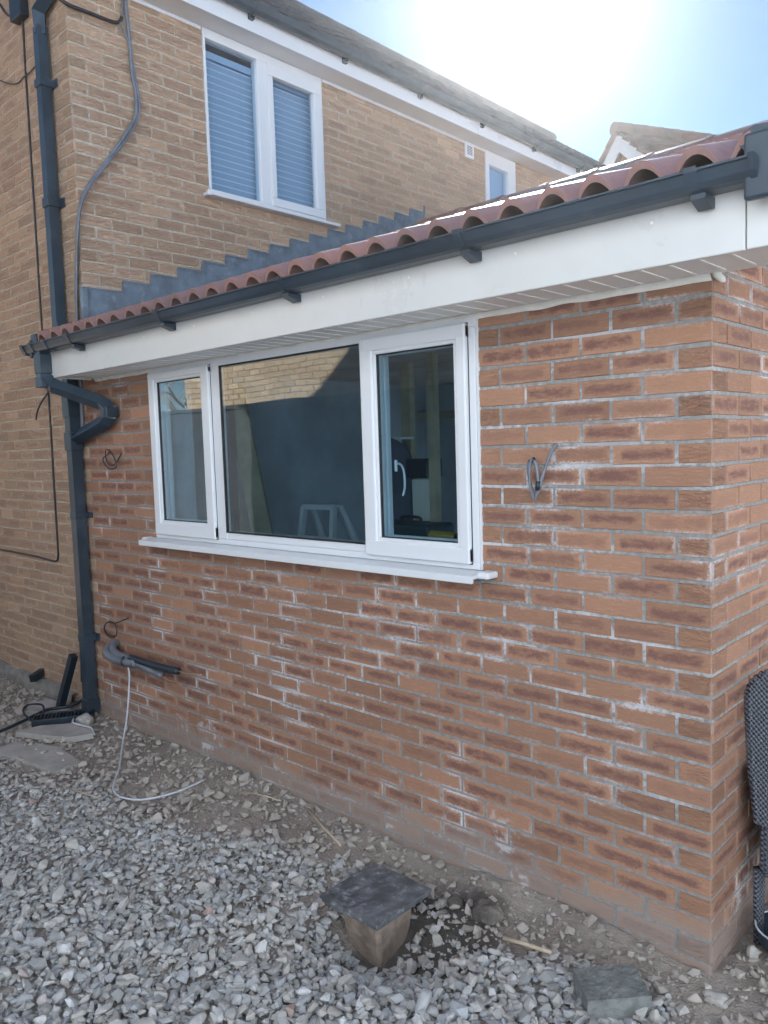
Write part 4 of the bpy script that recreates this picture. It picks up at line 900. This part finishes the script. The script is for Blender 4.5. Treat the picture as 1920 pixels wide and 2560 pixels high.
# ================================================================= BEHIND THE CAMERA (mirrored in the window panes, then an unseen fill house)
nh = thing('neighbour_house', (-2, -5, 0), 'buff brick neighbouring house wall mirrored in the middle window pane', 'house')
brick_wall('wall', nh, M['nbrick'], M['nmortar'], (0, -4.3, 0), (1, 0, 0), (0, 1, 0), -2, 70, lambda a, b, r: (-9.4, -3.3), lambda r: (0 if r % 2 else .1125), seed=77, coarse=True)
mb = MB(); mb.box(-9.4, -3.3, -9, -4.31, -.2, 5.24); mb.build('wall_core', M['orange'], nh)
mb = MB(); mb.prism([(-9.3, 5.15), (-6.6, 6.9), (-4.0, 5.15), (-4.0, 5.25), (-6.6, 7.02), (-9.3, 5.25)], 0, -9.6, 7.2); mb = MB(); mb.prism([(-9.2, 5.15), (-4.1, 5.15), (-6.65, 6.9)], 0, -9.6, -3.1); mb.build('roof', M['tileold'], nh)
fe = thing('garden_fence', (-6, -3.6, 0), 'tall dark board fence mirrored in the lower window panes', 'fence')
mb = MB(); x = -13.0
while x < -2.6: mb.box(x, x + .118, -3.62 - (.012 if int(x * 8) % 2 else 0), -3.60, 0, 2.28 + .0); x += .12
mb.box(-13, -2.6, -3.66, -3.635, .3, .38); mb.box(-13, -2.6, -3.66, -3.635, 1.8, 1.88); mb.build('boards', M['fence'], fe)
mb = MB(); mb.box(-13, -2.6, -3.65, -3.58, 2.285, 2.33); mb.build('capping_rail', M['fence'], fe)
for x in (-12.9, -11.0, -9.1, -7.2, -5.3, -3.4):
    MB().box(x, x + .09, -3.76, -3.665, -.1, 2.28).build('post', M['fence'], fe)
tr = thing('bare_tree', (-12.2, -5.6, 0), 'bare leafless tree mirrored at the top of the left window pane', 'tree')
mb = MB(); rg = random.Random(19)
def branch(p, d, ln, r_, dep):
    n = 4; P_ = [p]; 
    for i in range(n): d = (d + Vector((rg.gauss(0, .16), rg.gauss(0, .16), rg.gauss(.03, .1)))).normalized(); P_.append(P_[-1] + d * ln / n)
    (mb if dep > 0 else tk).tube(P_, r_, 6, radii=[r_ * (1 - .45 * i / n) for i in range(n + 1)])
    if dep < 5:
        for k in range(3 if dep < 3 else 2):
            i = rg.randint(2, n); dd = (d + Vector((rg.gauss(0, .6), rg.gauss(0, .6), rg.gauss(.1, .35)))).normalized(); branch(P_[i], dd, ln * rg.uniform(.6, .8), r_ * .55, dep + 1)
tk = MB(); branch(Vector((-12.2, -5.6, -.1)), Vector((0, 0, 1)), 2.2, .13, 0); tk.build('trunk', M['bark'], tr, True); mb.build('crown', M['bark'], tr, True)

ph_ = thing('fill_bounce_house', (4, -8, 0), 'added pale blue-grey rendered house, out of view, bouncing cool fill light', 'house')
mb = MB(); mb.box(-3.2, 14, -13, -6.3, -.2, 7.6); mb.box(5.5, 14, -6.3, 13, -.2, 6.4); mb.build('wall', M['render'], ph_)  # unseen blocks added as sunlit bounce surfaces for the shaded walls
mb = MB(); mb.box(-3.3, 14.1, -13.1, -6.2, 7.6, 7.75); mb.box(5.4, 14.1, -6.1, 13, 6.4, 6.55); mb.build('roof', M['tileold'], ph_)
for x in (-1.0, 1.8):
    for z in (.9, 3.3):
        wn = MB(); ring(wn, x, x + 1.2, z, z + 1.2, x + .07, x + 1.13, z + .07, z + 1.13, -6.32, -6.26, .004); wn = wn.build('window', M['upvc'], ph_); MB().box(x + .06, x + 1.14, -6.29, -6.28, z + .06, z + 1.14).build('pane', M['black'], wn)

# ================================================================= AIR (thin haze added to imitate lens glare towards the sun)
hz = bpy.data.materials.new('glare_haze'); hz.use_nodes = True; t_ = hz.node_tree; t_.nodes.remove(t_.nodes['Principled BSDF'])
pv = t_.nodes.new('ShaderNodeVolumePrincipled'); pv.inputs['Color'].default_value = (.93, .97, 1, 1); pv.inputs['Density'].default_value = GLARE_HAZE; pv.inputs['Anisotropy'].default_value = .88
t_.links.new(pv.outputs[0], t_.nodes['Material Output'].inputs['Volume'])
o = MB().box(-151, 151, -151, 151, -1.3, 9.4).build('glare_haze', hz); tag(o, None, None, None, 'stuff')
